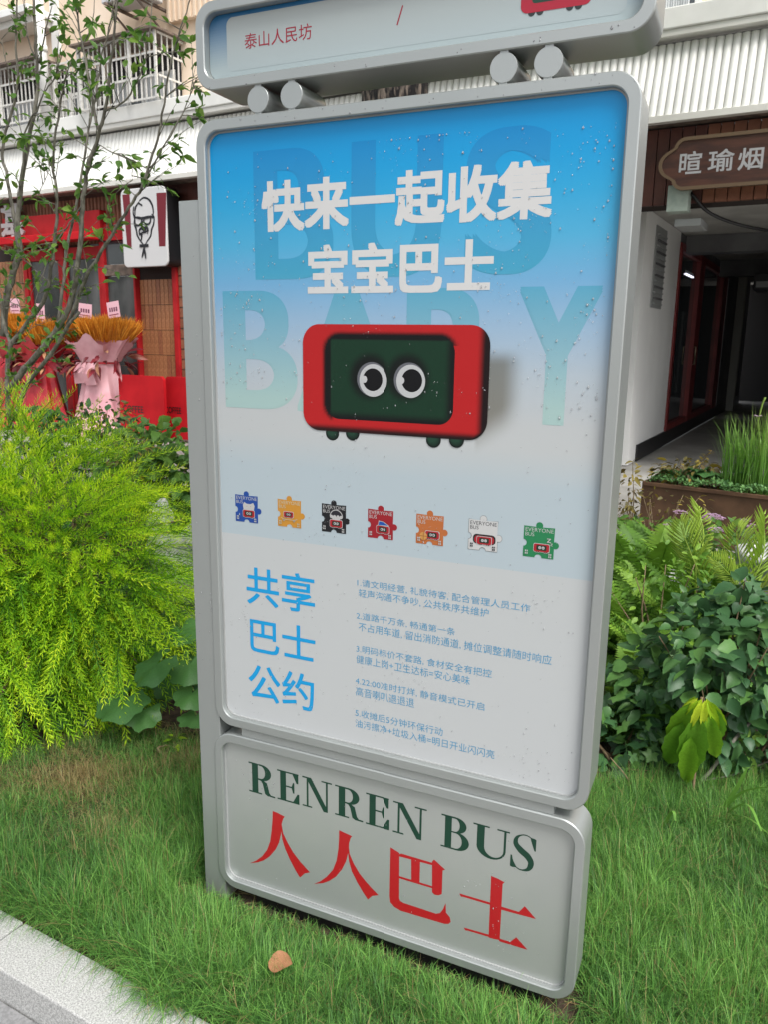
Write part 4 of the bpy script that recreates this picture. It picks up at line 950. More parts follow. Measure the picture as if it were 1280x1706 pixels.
tr(k1, [(888, 770), (898, 850), (930, 925), (980, 1010), (1040, 1085), (1090, 1140), (1136, 1187), (1085, 1192), (1048, 1223), (1010, 1165), (960, 1080), (915, 990), (893, 910), (884, 830)])
bdone(fl, 'character'); fl = bfl()
tr(k2, [(52, 372), (120, 415), (118, 760), (125, 780), (150, 795), (400, 878), (430, 872), (452, 845), (473, 797), (476, 870), (505, 905), (512, 940), (495, 955), (465, 955), (130, 855), (80, 825), (50, 790), (45, 740)])
tr(k2, [(118, 425), (135, 420), (370, 490), (370, 508), (118, 440)]); tr(k2, [(211, 455), (278, 475), (274, 650), (211, 632)]); tr(k2, [(116, 590), (370, 668), (370, 683), (116, 606)])
tr(k2, [(370, 480), (385, 465), (470, 543), (450, 548), (444, 728), (420, 737), (390, 733), (370, 715)])
bdone(fl, 'character'); fl = bfl()
tr(k2, [(820, 590), (870, 610), (922, 638), (908, 652), (885, 1078), (842, 1070), (800, 1058)]); tr(k2, [(578, 723), (820, 795), (820, 812), (605, 748), (590, 748)]); tr(k2, [(895, 822), (1032, 864), (1076, 820), (1162, 918), (895, 846)])
tr(k2, [(610, 982), (830, 1045), (830, 1062), (640, 1005), (625, 1005)]); tr(k2, [(880, 1065), (965, 1092), (1012, 1057), (1097, 1152), (880, 1086)])
bdone(fl, 'character')
# ---- rain drops
def drops(name, n, x0_, x1_, z0_, z1_, y, par, rmin, rmax, streak=.25):
    G = Geo(); k, m_ = 8, 3; seeds = [(random.uniform(x0_, x1_), random.uniform(z0_, z1_)) for _ in range(n // 30)]
    for _ in range(n):
        r = rmin + (rmax - rmin) * random.random() ** 3.4; cx_, cz_ = random.uniform(x0_, x1_), random.uniform(z0_, z1_)
        if seeds and random.random() < .55: sx_, sz_ = random.choice(seeds); cx_ = min(max(sx_ + random.gauss(0, .035), x0_), x1_); cz_ = min(max(sz_ + random.gauss(0, .022), z0_), z1_)
        el = random.uniform(1.0, 1.9); V = []
        for j in range(m_):
            a = j / m_ * math.pi / 2; rr_ = r * math.cos(a) ** .8; hgt = .42 * r * math.sin(a)
            for i in range(k):
                t = 2 * math.pi * i / k; zz = math.sin(t); zz = zz * el if zz > 0 else zz
                V.append((cx_ + rr_ * math.cos(t) * (1 - .25 * max(0, math.sin(t))), y - .0012 - hgt + (.0002 if j == 0 else 0), cz_ + rr_ * zz))
        V.append((cx_, y - .0012 - .42 * r, cz_)); T = []
        for j in range(m_ - 1):
            for i in range(k): a, b = j * k + i, j * k + (i + 1) % k; T += [(a, b, b + k), (a, b + k, a + k)]
        for i in range(k): T.append(((m_ - 1) * k + i, (m_ - 1) * k + (i + 1) % k, m_ * k))
        T += [(0, i + 1, i) for i in range(1, k - 1)]
        G.add(V, T, .5)
    o = G.obj(name, M_water, par, True, SO); tag(o, kind='stuff')
drops('raindrops', 900, px0 + .02, px1 - .02, 1.35, pz1 - .05, PYp, poster, .0006, .0024)
drops('raindrops', 520, px0 + .02, px1 - .02, pz0 + .02, 1.35, PYp, poster, .0006, .0018)
drops('raindrops', 120, hx0 + .03, hx1 - .03, hz0 + .004, hz0 + .08, HYp, hp, .0009, .0028)
drops('raindrops', 110, -1.15, -.28, .06, .43, BYp, fbm, .0007, .0018)
drops('raindrops', 34, -1.25, -1.2, .6, 1.8, Y0 + .004, SG, .001, .002)
drops('raindrops', 26, -1.18, -.22, 1.956, 1.976, Y0 + .001, fm, .001, .0026)
drops('raindrops', 14, -1.16, -.22, 2.04, 2.057, Y0 + .001, fh, .0013, .0028)
# ================================================================== PLANTS
def inview(P, mx=.12):
    c = (np.asarray(P) - CAM) @ MW; x = 640 + F * c[:, 0] / np.maximum(c[:, 2], .05); y = 853 + F * c[:, 1] / np.maximum(c[:, 2], .05)
    return (c[:, 2] > .1) & (x > -1280 * mx) & (x < 1280 * (1 + mx)) & (y > -1706 * mx) & (y < 1706 * (1 + mx))
m_bark = noisy('grey_bark', (.12, .11, .09), (.27, .25, .21), 40, rough=.85, bump=.4, bscale=120, stretch=(1, 1, .3))
m_stem = noisy('brown_stem', (.16, .11, .06), (.26, .19, .11), 40, rough=.8)
m_gstem = mat('green_stem', (.12, .22, .04), .6)
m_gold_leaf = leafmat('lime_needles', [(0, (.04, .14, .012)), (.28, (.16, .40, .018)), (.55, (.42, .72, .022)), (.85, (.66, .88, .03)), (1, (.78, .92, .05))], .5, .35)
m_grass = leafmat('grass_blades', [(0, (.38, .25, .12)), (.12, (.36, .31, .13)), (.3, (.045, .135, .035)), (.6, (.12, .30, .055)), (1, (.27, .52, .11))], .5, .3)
m_tree_leaf = leafmat('tree_leaves', [(0, (.05, .13, .035)), (.6, (.13, .28, .05)), (1, (.28, .44, .08))], .5, .35)
m_dark_leaf = leafmat('dark_leaves', [(0, (.022, .07, .03)), (.5, (.055, .14, .05)), (1, (.14, .30, .06))], .42, .2, .35)
m_round_leaf = leafmat('round_leaves', [(0, (.04, .11, .035)), (1, (.09, .22, .06))], .35, .12)
m_fern = leafmat('fern_fronds', [(0, (.05, .14, .02)), (.6, (.14, .30, .03)), (1, (.27, .44, .05))], .5, .3)
m_palm = leafmat('palm_fronds', [(0, (.18, .34, .03)), (1, (.42, .56, .08))], .45, .35)
m_limeleaf = leafmat('lime_leaves', [(0, (.09, .24, .03)), (.35, (.18, .40, .03)), (.7, (.40, .62, .03)), (1, (.68, .80, .06))], .4, .35)
m_iris = leafmat('iris_blades', [(0, (.07, .18, .04)), (.7, (.18, .38, .06)), (1, (.34, .46, .10))], .45, .25)
m_sedum = leafmat('sedum_mat', [(0, (.07, .18, .06)), (1, (.20, .40, .12))], .6, .2)
m_redleaf = leafmat('red_tinged_leaves', [(0, (.12, .05, .03)), (.5, (.14, .12, .04)), (1, (.42, .32, .05))], .5, .2)
m_pink = leafmat('pink_petals', [(0, (.50, .28, .50)), (1, (.72, .52, .70))], .6, .35)
def rdir(n): v = rng.normal(size=(n, 3)); return v / np.linalg.norm(v, axis=1)[:, None]
# ---- lawn (uncountable)
ybp = np.array([(-4, 1.7), (-2.6, 1.80), (-2.38, 1.92), (-2.2, 2.16), (-1.85, 2.36), (-.9, 2.45), (-.3, 2.62), (.22, 2.90), (1.0, 3.1), (3, 3.3)])
def lawn(n, hmin, hmax, wmul, tlo, thi, seed, name):
    r = np.random.default_rng(seed); x = r.uniform(-3.3, 1.6, n * 3); y = r.uniform(1.2, 3.2, n * 3)
    yb = np.interp(x, ybp[:, 0], ybp[:, 1]) + r.normal(0, .035, len(x)); yf = 1.268 - .08 * (x + 1.37) + np.abs(r.normal(0, .012, len(x))) - .055 * np.clip(np.sin(x * 11 + 1.2) * np.sin(x * 4.7 + .4) - .25, 0, 1) * 1.4 * (r.random(len(x)) < .55)
    ok = (y < yb) & (y > yf) & ~((x > -1.26) & (x < -.2) & (y > 1.585) & (y < 1.70)) & inview(np.c_[x - .35 * (x > 0), y, np.full(len(x), 0.0)], .06)
    # fewer blades in worn spots
    pn = np.sin(x * 5.1 + 1.3) * np.sin(y * 7.3 + x * 2) + .6 * np.sin(x * 13 + y * 9) * np.sin(y * 17 - x * 5)
    left = np.clip((-1.45 - x) / .5, 0, 1) * np.clip((y - 1.45) / .25, 0, 1)
    ok &= r.random(len(x)) < np.clip(1.1 - .55 * left - .35 * (pn < -.5), .22, 1)
    x, y, pn, left = x[ok][:n], y[ok][:n], pn[ok][:n], left[ok][:n]; N = len(x)
    az = r.uniform(0, 2 * np.pi, N) + .6 * np.sin(x * 23 + 3 * np.sin(y * 19)); cl = np.sin(x * 31 + 2 * np.sin(y * 27)) * np.sin(y * 29 + 2.2 * np.sin(x * 21)); near = np.exp(-((np.clip(1.585 - y, 0, 9) / .10) ** 2)) * (x > -1.3) * (x < -.15) * (y < 1.62); h = r.uniform(hmin, hmax, N) * (1 - .5 * left) * (1 + .18 * pn + .35 * cl) * (1 - .62 * near)
    edge = np.clip((1.36 - .08 * (x + 1.37) - y) / .08, 0, 1); lean = np.abs(r.normal(.45, .6, N)) + .35 * edge + .15 * left
    dx, dy = np.cos(az), np.sin(az); dy = np.where(r.random(N) < edge * .7, -np.abs(dy), dy); w = r.uniform(.0007, .0015, N) * wmul
    sx, sy = -dy, dx; P = []
    for t, ww in ((0, 1), (.38, .9), (.72, .6), (1, 0)):
        a = lean * t * 1.35; rad = h * t * np.sin(a) * 1.0; zz = h * t * np.cos(a * .95); c = np.c_[x + dx * rad, y + dy * rad, GZ + np.where(y < 1.262 - .08 * (x + 1.37), .016, .002) + np.maximum(zz, .002 + .004 * t)]
        if ww: P += [c + np.c_[sx, sy, 0 * x] * (w * ww)[:, None], c - np.c_[sx, sy, 0 * x] * (w * ww)[:, None]]
        else: P += [c]
    V = np.stack(P, 1).reshape(-1, 3); b = (np.arange(N) * 7)[:, None, None]
    T = (b + np.array([(0, 1, 3), (0, 3, 2), (2, 3, 5), (2, 5, 4), (4, 5, 6)])[None]).reshape(-1, 3)
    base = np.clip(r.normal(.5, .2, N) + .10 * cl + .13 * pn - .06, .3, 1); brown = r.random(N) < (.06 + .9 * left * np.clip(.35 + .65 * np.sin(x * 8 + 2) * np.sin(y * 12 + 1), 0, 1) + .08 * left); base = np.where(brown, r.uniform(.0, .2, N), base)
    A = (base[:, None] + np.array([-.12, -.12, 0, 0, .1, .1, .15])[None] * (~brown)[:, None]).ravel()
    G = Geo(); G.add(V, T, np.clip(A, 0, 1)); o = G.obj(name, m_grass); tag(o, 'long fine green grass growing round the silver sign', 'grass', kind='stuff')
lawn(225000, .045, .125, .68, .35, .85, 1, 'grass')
G = Geo()
rr2 = np.random.default_rng(5)
n = 26000; x = rr2.uniform(-3.2, 1.5, n); y = rr2.uniform(1.25, 3.2, n); yb = np.interp(x, ybp[:, 0], ybp[:, 1]) + .1
ok = (y < yb) & (y > 1.275 - .08 * (x + 1.37)) & inview(np.c_[x, y, 0 * x], .05); x, y = x[ok], y[ok]; N = len(x)
az = rr2.uniform(0, 6.28, N); ln = rr2.uniform(.02, .07, N); z0 = GZ + rr2.uniform(.003, .02, N); c = np.c_[x, y, z0]; d = np.c_[np.cos(az), np.sin(az), rr2.normal(0, .12, N)] * ln[:, None]; sd_ = np.c_[-np.sin(az), np.cos(az), 0 * x] * .0011
V = np.stack([c - sd_, c + sd_, c + d], 1).reshape(-1, 3); G.add(V, np.arange(N * 3).reshape(-1, 3), np.repeat(rr2.uniform(0, .3, N), 3))
tag(G.obj('grass_thatch', m_grass), 'dry brown thatch lying between the lawn grass', 'dry grass', kind='stuff')

# ---- lime feathery shrub
def sprig(n, tint, seed):
    r = np.random.default_rng(seed); t = np.linspace(.03, 1, n); G = Geo(); st = np.c_[.05 * np.sin(t * 3 + seed), t, -.22 * t ** 2]
    tube(G, st[::max(1, n // 6)], .006, 3, tint * .6)
    for i, tt in enumerate(t):
        a = i * 2.4; ln = .15 * (1 - .45 * tt) * r.uniform(.8, 1.15); f = .75 + .35 * tt
        d = np.array([math.cos(a), f, math.sin(a) * .9]); d /= np.linalg.norm(d); s_ = np.cross(d, [0, .3, 1.0]); s_ /= np.linalg.norm(s_); b = st[i]
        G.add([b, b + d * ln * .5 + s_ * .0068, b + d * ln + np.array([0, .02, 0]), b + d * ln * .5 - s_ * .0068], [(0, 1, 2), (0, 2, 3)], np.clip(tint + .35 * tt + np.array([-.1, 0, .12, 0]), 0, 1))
    return G
def blob_shrub(root_loc, lobes, n, label):
    sh = empty('feathery_shrub', root_loc, label, 'shrub'); P, N_ = [], []
    for (c, r, k) in lobes:
        u = rdir(int(n * k * 3)); keep = (u[:, 1] < .45) & (u[:, 2] > -.75); u = u[keep][:int(n * k)]
        bump = 1 + .12 * np.sin(u[:, 0] * 7 + c[0]) * np.sin(u[:, 2] * 8) ; rad = rng.uniform(.72, 1.02, len(u)) ** .6 * bump
        p = np.array(c) + u * np.array(r) * rad[:, None]; P.append(p); N_.append(u)
    P, N_ = np.concatenate(P), np.concatenate(N_); ok = inview(P, .15) & (P[:, 2] > GZ + .02); P, N_ = P[ok], N_[ok]
    low = np.clip((.75 - P[:, 2]) / .6, 0, 1)[:, None]
    D = N_ * np.array([1.0, .9, .5]) + low * np.array([.25, -.25, -.75]) + (1 - low) * np.array([.35, -.1, .30]) + rng.normal(0, .30, P.shape)
    Ms = frames(P, D, rng.uniform(-.5, .5, len(P)), rng.uniform(.17, .33, len(P)))
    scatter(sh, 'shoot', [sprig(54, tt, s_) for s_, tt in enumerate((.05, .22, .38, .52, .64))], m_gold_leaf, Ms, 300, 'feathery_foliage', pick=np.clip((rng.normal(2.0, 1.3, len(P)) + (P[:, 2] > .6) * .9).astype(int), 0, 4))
    G = Geo(); org = np.array(root_loc)
    for i in rng.integers(0, len(P), 170):
        b = np.array([0, 0, 0.0]) + rng.normal(0, .05, 3) * [1, 1, 0]; e_ = P[i] - org; mid = e_ * .55 + np.array([0, 0, .12 + .1 * abs(e_[2])]); tube(G, smooth_pts([b, mid, e_], 4), np.linspace(.010, .003, 9), 4)
    tag(G.obj('branches', m_stem, sh), kind='stuff')
    return sh
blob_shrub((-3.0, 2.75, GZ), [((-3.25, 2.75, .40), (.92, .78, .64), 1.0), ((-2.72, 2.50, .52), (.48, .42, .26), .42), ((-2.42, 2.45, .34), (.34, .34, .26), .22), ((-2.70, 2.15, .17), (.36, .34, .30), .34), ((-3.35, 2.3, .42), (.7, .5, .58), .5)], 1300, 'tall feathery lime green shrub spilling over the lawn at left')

# ---- generic leafy shrub
def leafy(name, loc, label, cat, lobes, n, variants, mt, size, stems=14, limit=300, droop=.3, nz=.6, group=None, stem_mat=None, part='leaf', camface=0.0):
    sh = empty(name, loc, label, cat, group=group); P, N_ = [], []
    for (c, r, k) in lobes:
        u = rdir(int(n * k) + 1); rad = rng.uniform(.3, 1.0, len(u)) ** .5; p = np.array(c) + u * np.array(r) * rad[:, None]; P.append(p); N_.append(u)
    P, N_ = np.concatenate(P), np.concatenate(N_); ok = P[:, 2] > GZ + .015; P, N_ = P[ok], N_[ok]
    D = N_ * np.array([1, 1, .4]) + np.array([0, 0, -droop]) + rng.normal(0, .3, P.shape)
    upv = np.array([0, -camface, 1.0]) ; Ms = frames(P, D, rng.normal(0, nz, len(P)), rng.uniform(size[0], size[1], len(P)), upv / np.linalg.norm(upv))
    scatter(sh, part, variants, mt, Ms, limit, 'foliage')
    if stems:
        G = Geo(); org = np.array(loc)
        for i in rng.integers(0, len(P), stems):
            e_ = P[i] - org; b = rng.normal(0, .03, 3) * [1, 1, 0]; tube(G, smooth_pts([b, e_ * .5 + rng.normal(0, .03, 3), e_], 4), np.linspace(.007, .002, 9), 5)
        tag(G.obj('stems', stem_mat or m_stem, sh), kind='stuff')
    return sh
ov = [leaf_geo(1, w, .25, c_, 4, t_) for w, c_, t_ in ((.45, .3, .35), (.5, .2, .5), (.4, .4, .65), (.5, .1, .8))]
ovd = [leaf_geo(1, w, .35, c_, 8, t_, lobes=.07) for w, c_, t_ in ((.75, .3, .25), (.8, .2, .45), (.7, .4, .6), (.85, .15, .75))]
lob = [lobed_geo(1, 5, .40, t_, 4) for t_ in (.25, .45, .6, .78)]
def at(x, y, Y): return PY(x, y, Y)
def base(x, y, Y): p = PY(x, y, Y); return (p[0], p[1], GZ)
# left back shrubs
c = at(262, 770, 4.2); leafy('leafy_shrub', base(262, 770, 4.2), 'green leafy shrub between the feathery shrub and the silver sign', 'shrub', [(c - [0, 0, .05], (.42, .35, .32), 1), (c + [.22, -.1, -.15], (.22, .25, .3), .6)], 520, ovd, m_tree_leaf, (.05, .095), droop=.2, camface=.5)
c = at(150, 700, 4.7); leafy('dark_shrub', base(150, 700, 4.7), 'dark green shrub showing above the feathery shrub before the bouquets', 'shrub', [(c - [0, 0, .26], (.75, .4, .36), 1), (c + [-.8, 0, -.24], (.7, .4, .34), .8)], 900, ov, m_dark_leaf, (.05, .10), camface=.5)
c = at(172, 668, 4.9); leafy('red_leaf_plant', base(172, 680, 4.9), 'small plant with pink and brown leaves before the pink bouquet', 'plant', [(c - [0, 0, .1], (.24, .2, .14), 1)], 150, ov, m_redleaf, (.03, .06), stems=8)
c = at(215, 730, 4.0); leafy('brown_leaf_plant', base(215, 735, 4.0), 'sparse brown and yellow leaved plant behind the feathery shrub', 'plant', [(c - [0, 0, .12], (.22, .2, .15), 1)], 140, ov, m_redleaf, (.03, .06), stems=8)
# rock
def rock(x, y, Y, sx, sy, sz, label, mt):
    p = at(x, y, Y); u = []; import bmesh
    bm = bmesh.new(); bmesh.ops.create_icosphere(bm, subdivisions=4, radius=1)
    for v in bm.verts:
        d = v.co.copy(); k = 1 + .16 * math.sin(d.x * 4 + 1) * math.sin(d.y * 5) + .10 * math.sin(d.z * 7 + d.x * 3) + .04 * math.sin(d.x * 17) * math.sin(d.z * 19)
        v.co = Vector((d.x * sx, d.y * sy, (abs(d.z) ** .7) * (1 if d.z > 0 else -1) * sz)) * k
    me = bpy.data.meshes.new('rock'); bm.to_mesh(me); bm.free(); me.polygons.foreach_set('use_smooth', np.ones(len(me.polygons), bool))
    o = link('rock', me, None, [mt]); o.location = p; tag(o, label, 'rock'); return o
m_rock = noisy('pale_stone', (.34, .35, .35), (.66, .66, .64), 9, rough=.85, bump=.6, bscale=60)
rock(315, 960, 3.15, .20, .2, .24, 'large pale grey landscape rock beside the silver sign', m_rock)
rock(265, 862, 3.35, .06, .08, .09, 'small white stone above the grey rock at left', m_rock)
rock(1290, 950, 4.5, .20, .2, .15, 'white rock half hidden behind the palm fronds', m_rock)
rock(1110, 960, 4.6, .12, .1, .08, 'white stone among the ferns', m_rock)
# strap leaves by the rock
def blades(name, loc, label, cat, n, hmin, hmax, wmax, mt, spread, lean, group=None, limit=300, tl=(.3, .8), segs=5, part='blade'):
    sh = empty(name, loc, label, cat, group=group); vs_ = []
    for k in range(5):
        t = np.linspace(0, 1, segs + 1); V = []; ln = (.1, .25, .45, .7, .95)[k] * lean
        for tt in t:
            a = ln * tt * 1.3; ww = (1 - tt ** 2.2) * .5 + .01; c_ = (0, math.sin(a) * tt, math.cos(a) * tt); V += [(-ww * wmax, c_[1], c_[2]), (ww * wmax, c_[1], c_[2])]
        T = []
        for i in range(segs): a = 2 * i; T += [(a, a + 1, a + 3), (a, a + 3, a + 2)]
        vs_.append(Geo().add(V, T, np.repeat(np.linspace(tl[0], tl[1], segs + 1), 2)))
    az = rng.uniform(0, 6.28, n); r = spread * np.sqrt(rng.random(n)); h = rng.uniform(hmin, hmax, n); Ms = np.zeros((n, 4, 4)); Ms[:, 3, 3] = 1
    ca, sa = np.cos(az), np.sin(az); Ms[:, 0, 0] = ca; Ms[:, 1, 0] = sa; Ms[:, 0, 1] = -sa * h; Ms[:, 1, 1] = ca * h; Ms[:, 2, 2] = h
    a2 = rng.uniform(0, 6.28, n); Ms[:, 0, 3] = loc[0] + r * np.cos(a2); Ms[:, 1, 3] = loc[1] + r * np.sin(a2); Ms[:, 2, 3] = loc[2]
    scatter(sh, part, vs_, mt, Ms, limit, 'blade_mass'); return sh
blades('strap_leaf_clump', base(285, 1050, 2.75), 'clump of narrow grey green strap leaves below the pale rock', 'plant', 46, .18, .34, .010, m_iris, .10, 1.0, tl=(.1, .5))
blades('strap_leaf_clump', base(318, 1060, 2.7), 'narrow strap leaf clump touching the silver sign post', 'plant', 30, .16, .30, .009, m_iris, .07, 1.0, tl=(.1, .5))
# ---- round leaved plant
def roundleaf(t_, seed):
    r = np.random.default_rng(seed); n = 26; V = [(0, .12, 0)]; rings = 4
    for j in range(1, rings + 1):
        for i in range(n + 1):
            a = math.radians(90) + math.radians(-163 + 326 * i / n); rr_ = j / rings * (.55 + .04 * math.sin(i * 1.9 + seed) + .02 * r.normal())
            V.append((rr_ * math.cos(a) * 1.12, .12 + rr_ * math.sin(a) + .25 * j / rings * .3, .10 * (j / rings) ** 2 * (math.sin(i * .97 + seed) * .6) - .10 * (j / rings) ** 2 + .04 * (j / rings)))
    T = [(0, 1 + i, 2 + i) for i in range(n)]
    for j in range(rings - 1):
        for i in range(n): a = 1 + j * (n + 1) + i; b = a + n + 1; T += [(a, b, b + 1), (a, b + 1, a + 1)]
    return Geo().add(V, T, t_)
RL = [roundleaf(t_, i) for i, t_ in enumerate((.15, .45, .7, .95))]
def round_plant(loc, label, spots):
    sh = empty('round_leaf_plant', loc, label, 'plant', group=None); P, D, sc, up = [], [], [], []
    G = Geo(); org = np.array(loc)
    for (x, y, Y, r_px) in spots:
        p = at(x, y, Y); P.append(p); d = np.array([rng.normal(0, .35), -1, -.55 + rng.normal(0, .15)]); D.append(d); sc.append(r_px / F * np.linalg.norm(p - CAM) * 1.75)
        tube(G, smooth_pts([rng.normal(0, .04, 3) * [1, 1, 0], (p - org) * [.6, .6, .9], p - org], 3), .004, 5)
    Ms = frames(P, D, rng.normal(0, .25, len(P)), np.array(sc), (0, -.45, 1)); scatter(sh, 'leaf', RL, m_round_leaf, Ms, 300, smooth=True); tag(G.obj('stalks', m_gstem, sh), kind='stuff')
round_plant(base(275, 1130, 2.6), 'plant with big round glossy leaves beside the silver post', [(268, 1100, 2.22, 40), (318, 1100, 2.3, 34), (322, 1150, 2.28, 28), (262, 1055, 2.45, 34), (300, 1045, 2.45, 32), (326, 1190, 2.27, 24), (305, 1075, 2.5, 34), (245, 1120, 2.4, 32), (285, 1020, 2.6, 28), (290, 1130, 2.38, 30)])
round_plant(base(200, 1150, 2.55), 'round leaved plant under the drooping feathery shoots', [(212, 1160, 2.16, 40), (160, 1172, 2.24, 30), (242, 1178, 2.2, 30), (95, 1140, 2.2, 38), (105, 1190, 2.14, 26), (60, 1160, 2.2, 26), (130, 1140, 2.3, 30), (190, 1125, 2.3, 32)])
sp = PZ(292, 1252)
leafy('seedling', (sp[0], sp[1], GZ), 'tiny light green seedling on the soil at the foot of the sign', 'plant', [(sp + [0, 0, .045], (.03, .02, .02), 1)], 10, ov, m_limeleaf, (.035, .05), stems=3)
# ---- ferns
def frond(n, tint, seed, pin=.17, arch=.35, wdt=.016):
    r = np.random.default_rng(seed); t = np.linspace(0.02, 1, n); st = np.c_[0 * t, t * (1 - .12 * t), arch * np.sin(t * 2.2) * .55 - arch * .55 * t ** 2]; G = Geo(); tube(G, st[::4], .004, 3, tint)
    for i, tt in enumerate(t[1:]):
        ln = pin * (math.sin(math.pi * min(1, tt * .88 + .10)) ** .6) * r.uniform(.9, 1.05); b = st[i + 1]
        for s_ in (-1, 1):
            d = np.array([s_, .28, -.22 - .1 * r.random()]); d /= np.linalg.norm(d); e_ = b + d * ln; w_ = np.array([0, wdt, 0])
            G.add([b - w_ * .7, b + w_, b + d * ln * .6 + w_ * .8, e_, b + d * ln * .6 - w_ * .7], [(0, 1, 2), (0, 2, 4), (4, 2, 3)], np.clip(tint + .3 * tt + np.array([-.05, -.05, 0, .08, 0]), 0, 1))
    return G
FV = [frond(26, t_, i) for i, t_ in enumerate((.15, .3, .45, .6))]
def rosette(name, loc, label, cat, n, variants, mt, size, rise=(.3, 1.2), limit=300, part='frond', spread=.05, facing=None):
    sh = empty(name, loc, label, cat); az = rng.uniform(0, 2 * np.pi, n)
    if facing is not None: az = facing[0] + rng.uniform(-facing[1], facing[1], n)
    el = rng.uniform(rise[0], rise[1], n); D = np.c_[np.cos(az) * np.cos(el), np.sin(az) * np.cos(el), np.sin(el)]
    P = np.array(loc) + np.c_[np.cos(az), np.sin(az), 0 * az] * spread * rng.random(n)[:, None] + [0, 0, .01]
    scatter(sh, part, variants, mt, frames(P, D, rng.normal(0, .3, n), rng.uniform(size[0], size[1], n)), limit); return sh
for (x, y, Y, n, sz, lab) in ((1130, 905, 4.7, 34, (.45, .70), 'bright fern in the row nearest the brown planter'), (1100, 1060, 3.45, 22, (.34, .50), 'mid green fern rising out of the lobed leaves'), (1085, 950, 4.4, 40, (.5, .78), 'tall bright fern right behind the edge of the silver sign'), (1050, 985, 3.9, 30, (.42, .62), 'fern clump beside the lower right edge of the sign'),
                         (1150, 1000, 4.0, 34, (.42, .66), 'fern clump between the sign and the pale palm fronds'), (1060, 1130, 3.15, 24, (.30, .46), 'dark lower fern among the lobed leaves at the sign edge'),
                         (1200, 985, 4.5, 26, (.45, .66), 'fern below the pink flower clusters'), (1120, 1180, 2.95, 14, (.26, .40), 'small fern under the dark lobed shrub'), (1030, 1120, 2.95, 16, (.22, .34), 'small bright fern leaning out from behind the right edge of the sign')):
    rosette('fern', base(x, y, Y), lab, 'fern', n, FV, m_fern, sz)
def palmf(n, tint, seed):
    r = np.random.default_rng(seed + 40); t = np.linspace(0.05, 1, n); st = np.c_[.05 * np.sin(t * 3 + seed), t * (1 - .1 * t), .22 * t - .38 * t ** 2]; G = Geo(); tube(G, st[::3], .009, 4, tint + .2)
    for i, tt in enumerate(t):
        for s_ in (-1, 1):
            ln = .42 * (math.sin(math.pi * min(1, tt * .8 + .14)) ** .7) * r.uniform(.85, 1.1); f = .75 + .9 * tt + r.normal(0, .08); b = st[i]
            d = np.array([s_ * 1.0, f, .05 - .25 * r.random()]); d /= np.linalg.norm(d); w_ = np.cross(d, (0, 0, 1.0)); w_ = w_ / np.linalg.norm(w_) * .013; m1 = b + d * ln * .5 + (0, 0, .01); m2 = b + d * ln + (0, 0, -.18 * ln)
            G.add([b, m1 + w_, m2, m1 - w_], [(0, 1, 2), (0, 2, 3)], np.clip(tint + .3 * tt + np.array([-.1, 0, .15, 0]), 0, 1))
    return G
PV = [palmf(17, t_, i) for i, t_ in enumerate((.2, .5, .8))]
def palm(loc, label, specs):
    sh = empty('young_palm', loc, label, 'palm'); P, D, S_ = [], [], []
    for (x, y, Y, x2, y2, Y2) in specs: a, b = at(x, y, Y), at(x2, y2, Y2); P.append(a); D.append(b - a); S_.append(np.linalg.norm(b - a) * 1.08)
    scatter(sh, 'frond', PV, m_palm, frames(P, D, np.array([.5, -.9, .8, -.4, .4, -.5, .1, .2, -.1][:len(P)]), np.array(S_), (0, -1, .5)), 300)
    G = Geo(); org = np.array(loc)
    for p in P: tube(G, smooth_pts([rng.normal(0, .02, 3) * [1, 1, 0], (p - org) * .5, p - org], 3), .006, 5, .5)
    tag(G.obj('stalks', m_palm, sh), kind='stuff')
palm(base(1235, 1060, 3.6), 'young palm with pale yellow green fronds before the white rock', [(1238, 1010, 3.6, 1222, 868, 3.8), (1240, 990, 3.6, 1290, 860, 3.7), (1236, 1020, 3.6, 1310, 950, 3.5), (1225, 985, 3.5, 1200, 930, 3.4)])
palm(base(1170, 1010, 3.9), 'second young palm leaning over the ferns left of the first', [(1172, 985, 3.9, 1128, 865, 4.0), (1160, 930, 3.95, 1178, 840, 4.2)])
# ---- dark lobed shrub
c = at(1190, 1080, 2.95); leafy('lobed_leaf_shrub', base(1190, 1085, 2.95), 'dark green shrub with lobed leaves filling the bed at right', 'shrub', [(c - [0, 0, .04], (.22, .26, .27), 1), (c + [.16, 0, .02], (.20, .22, .24), .7), (c + [.08, .0, .16], (.10, .1, .12), .15), (c + [-.16, .05, -.18], (.18, .2, .16), .45), (c + [.05, .0, -.28], (.32, .18, .14), .5)], 420, lob[:2] + ovd + ovd + ov, m_dark_leaf, (.035, .085), stems=16, droop=.35, camface=.5)
c = at(1030, 1240, 2.85); leafy('ivy_leaf_plant', base(1030, 1240, 2.85), 'low plant with lobed dark leaves at the lower right edge of the sign', 'plant', [(c, (.17, .16, .22), 1), (c + [.17, .03, -.06], (.18, .16, .18), .9), (c + [.36, .08, -.08], (.18, .16, .16), .8)], 240, lob + ovd, m_dark_leaf, (.035, .07), stems=10, droop=.3, camface=.7)
c = at(1255, 1230, 3.0); leafy('oval_leaf_plant', base(1255, 1230, 3.0), 'plant with oval mid green leaves round the bare diagonal branch', 'plant', [(c, (.20, .18, .22), 1), (c + [-.22, .03, -.06], (.16, .14, .14), .5), (c + [.2, .1, .1], (.2, .2, .2), .5)], 95, ov, m_tree_leaf, (.045, .08), stems=8, droop=.3, camface=.6)
c = at(1105, 990, 3.7); leafy('small_leaf_bush', base(1105, 1000, 3.7), 'bush of tiny bright leaves among the ferns', 'bush', [(c + [0, 0, -.05], (.3, .2, .3), 1)], 360, ov, m_fern, (.025, .05), stems=10, camface=.3)
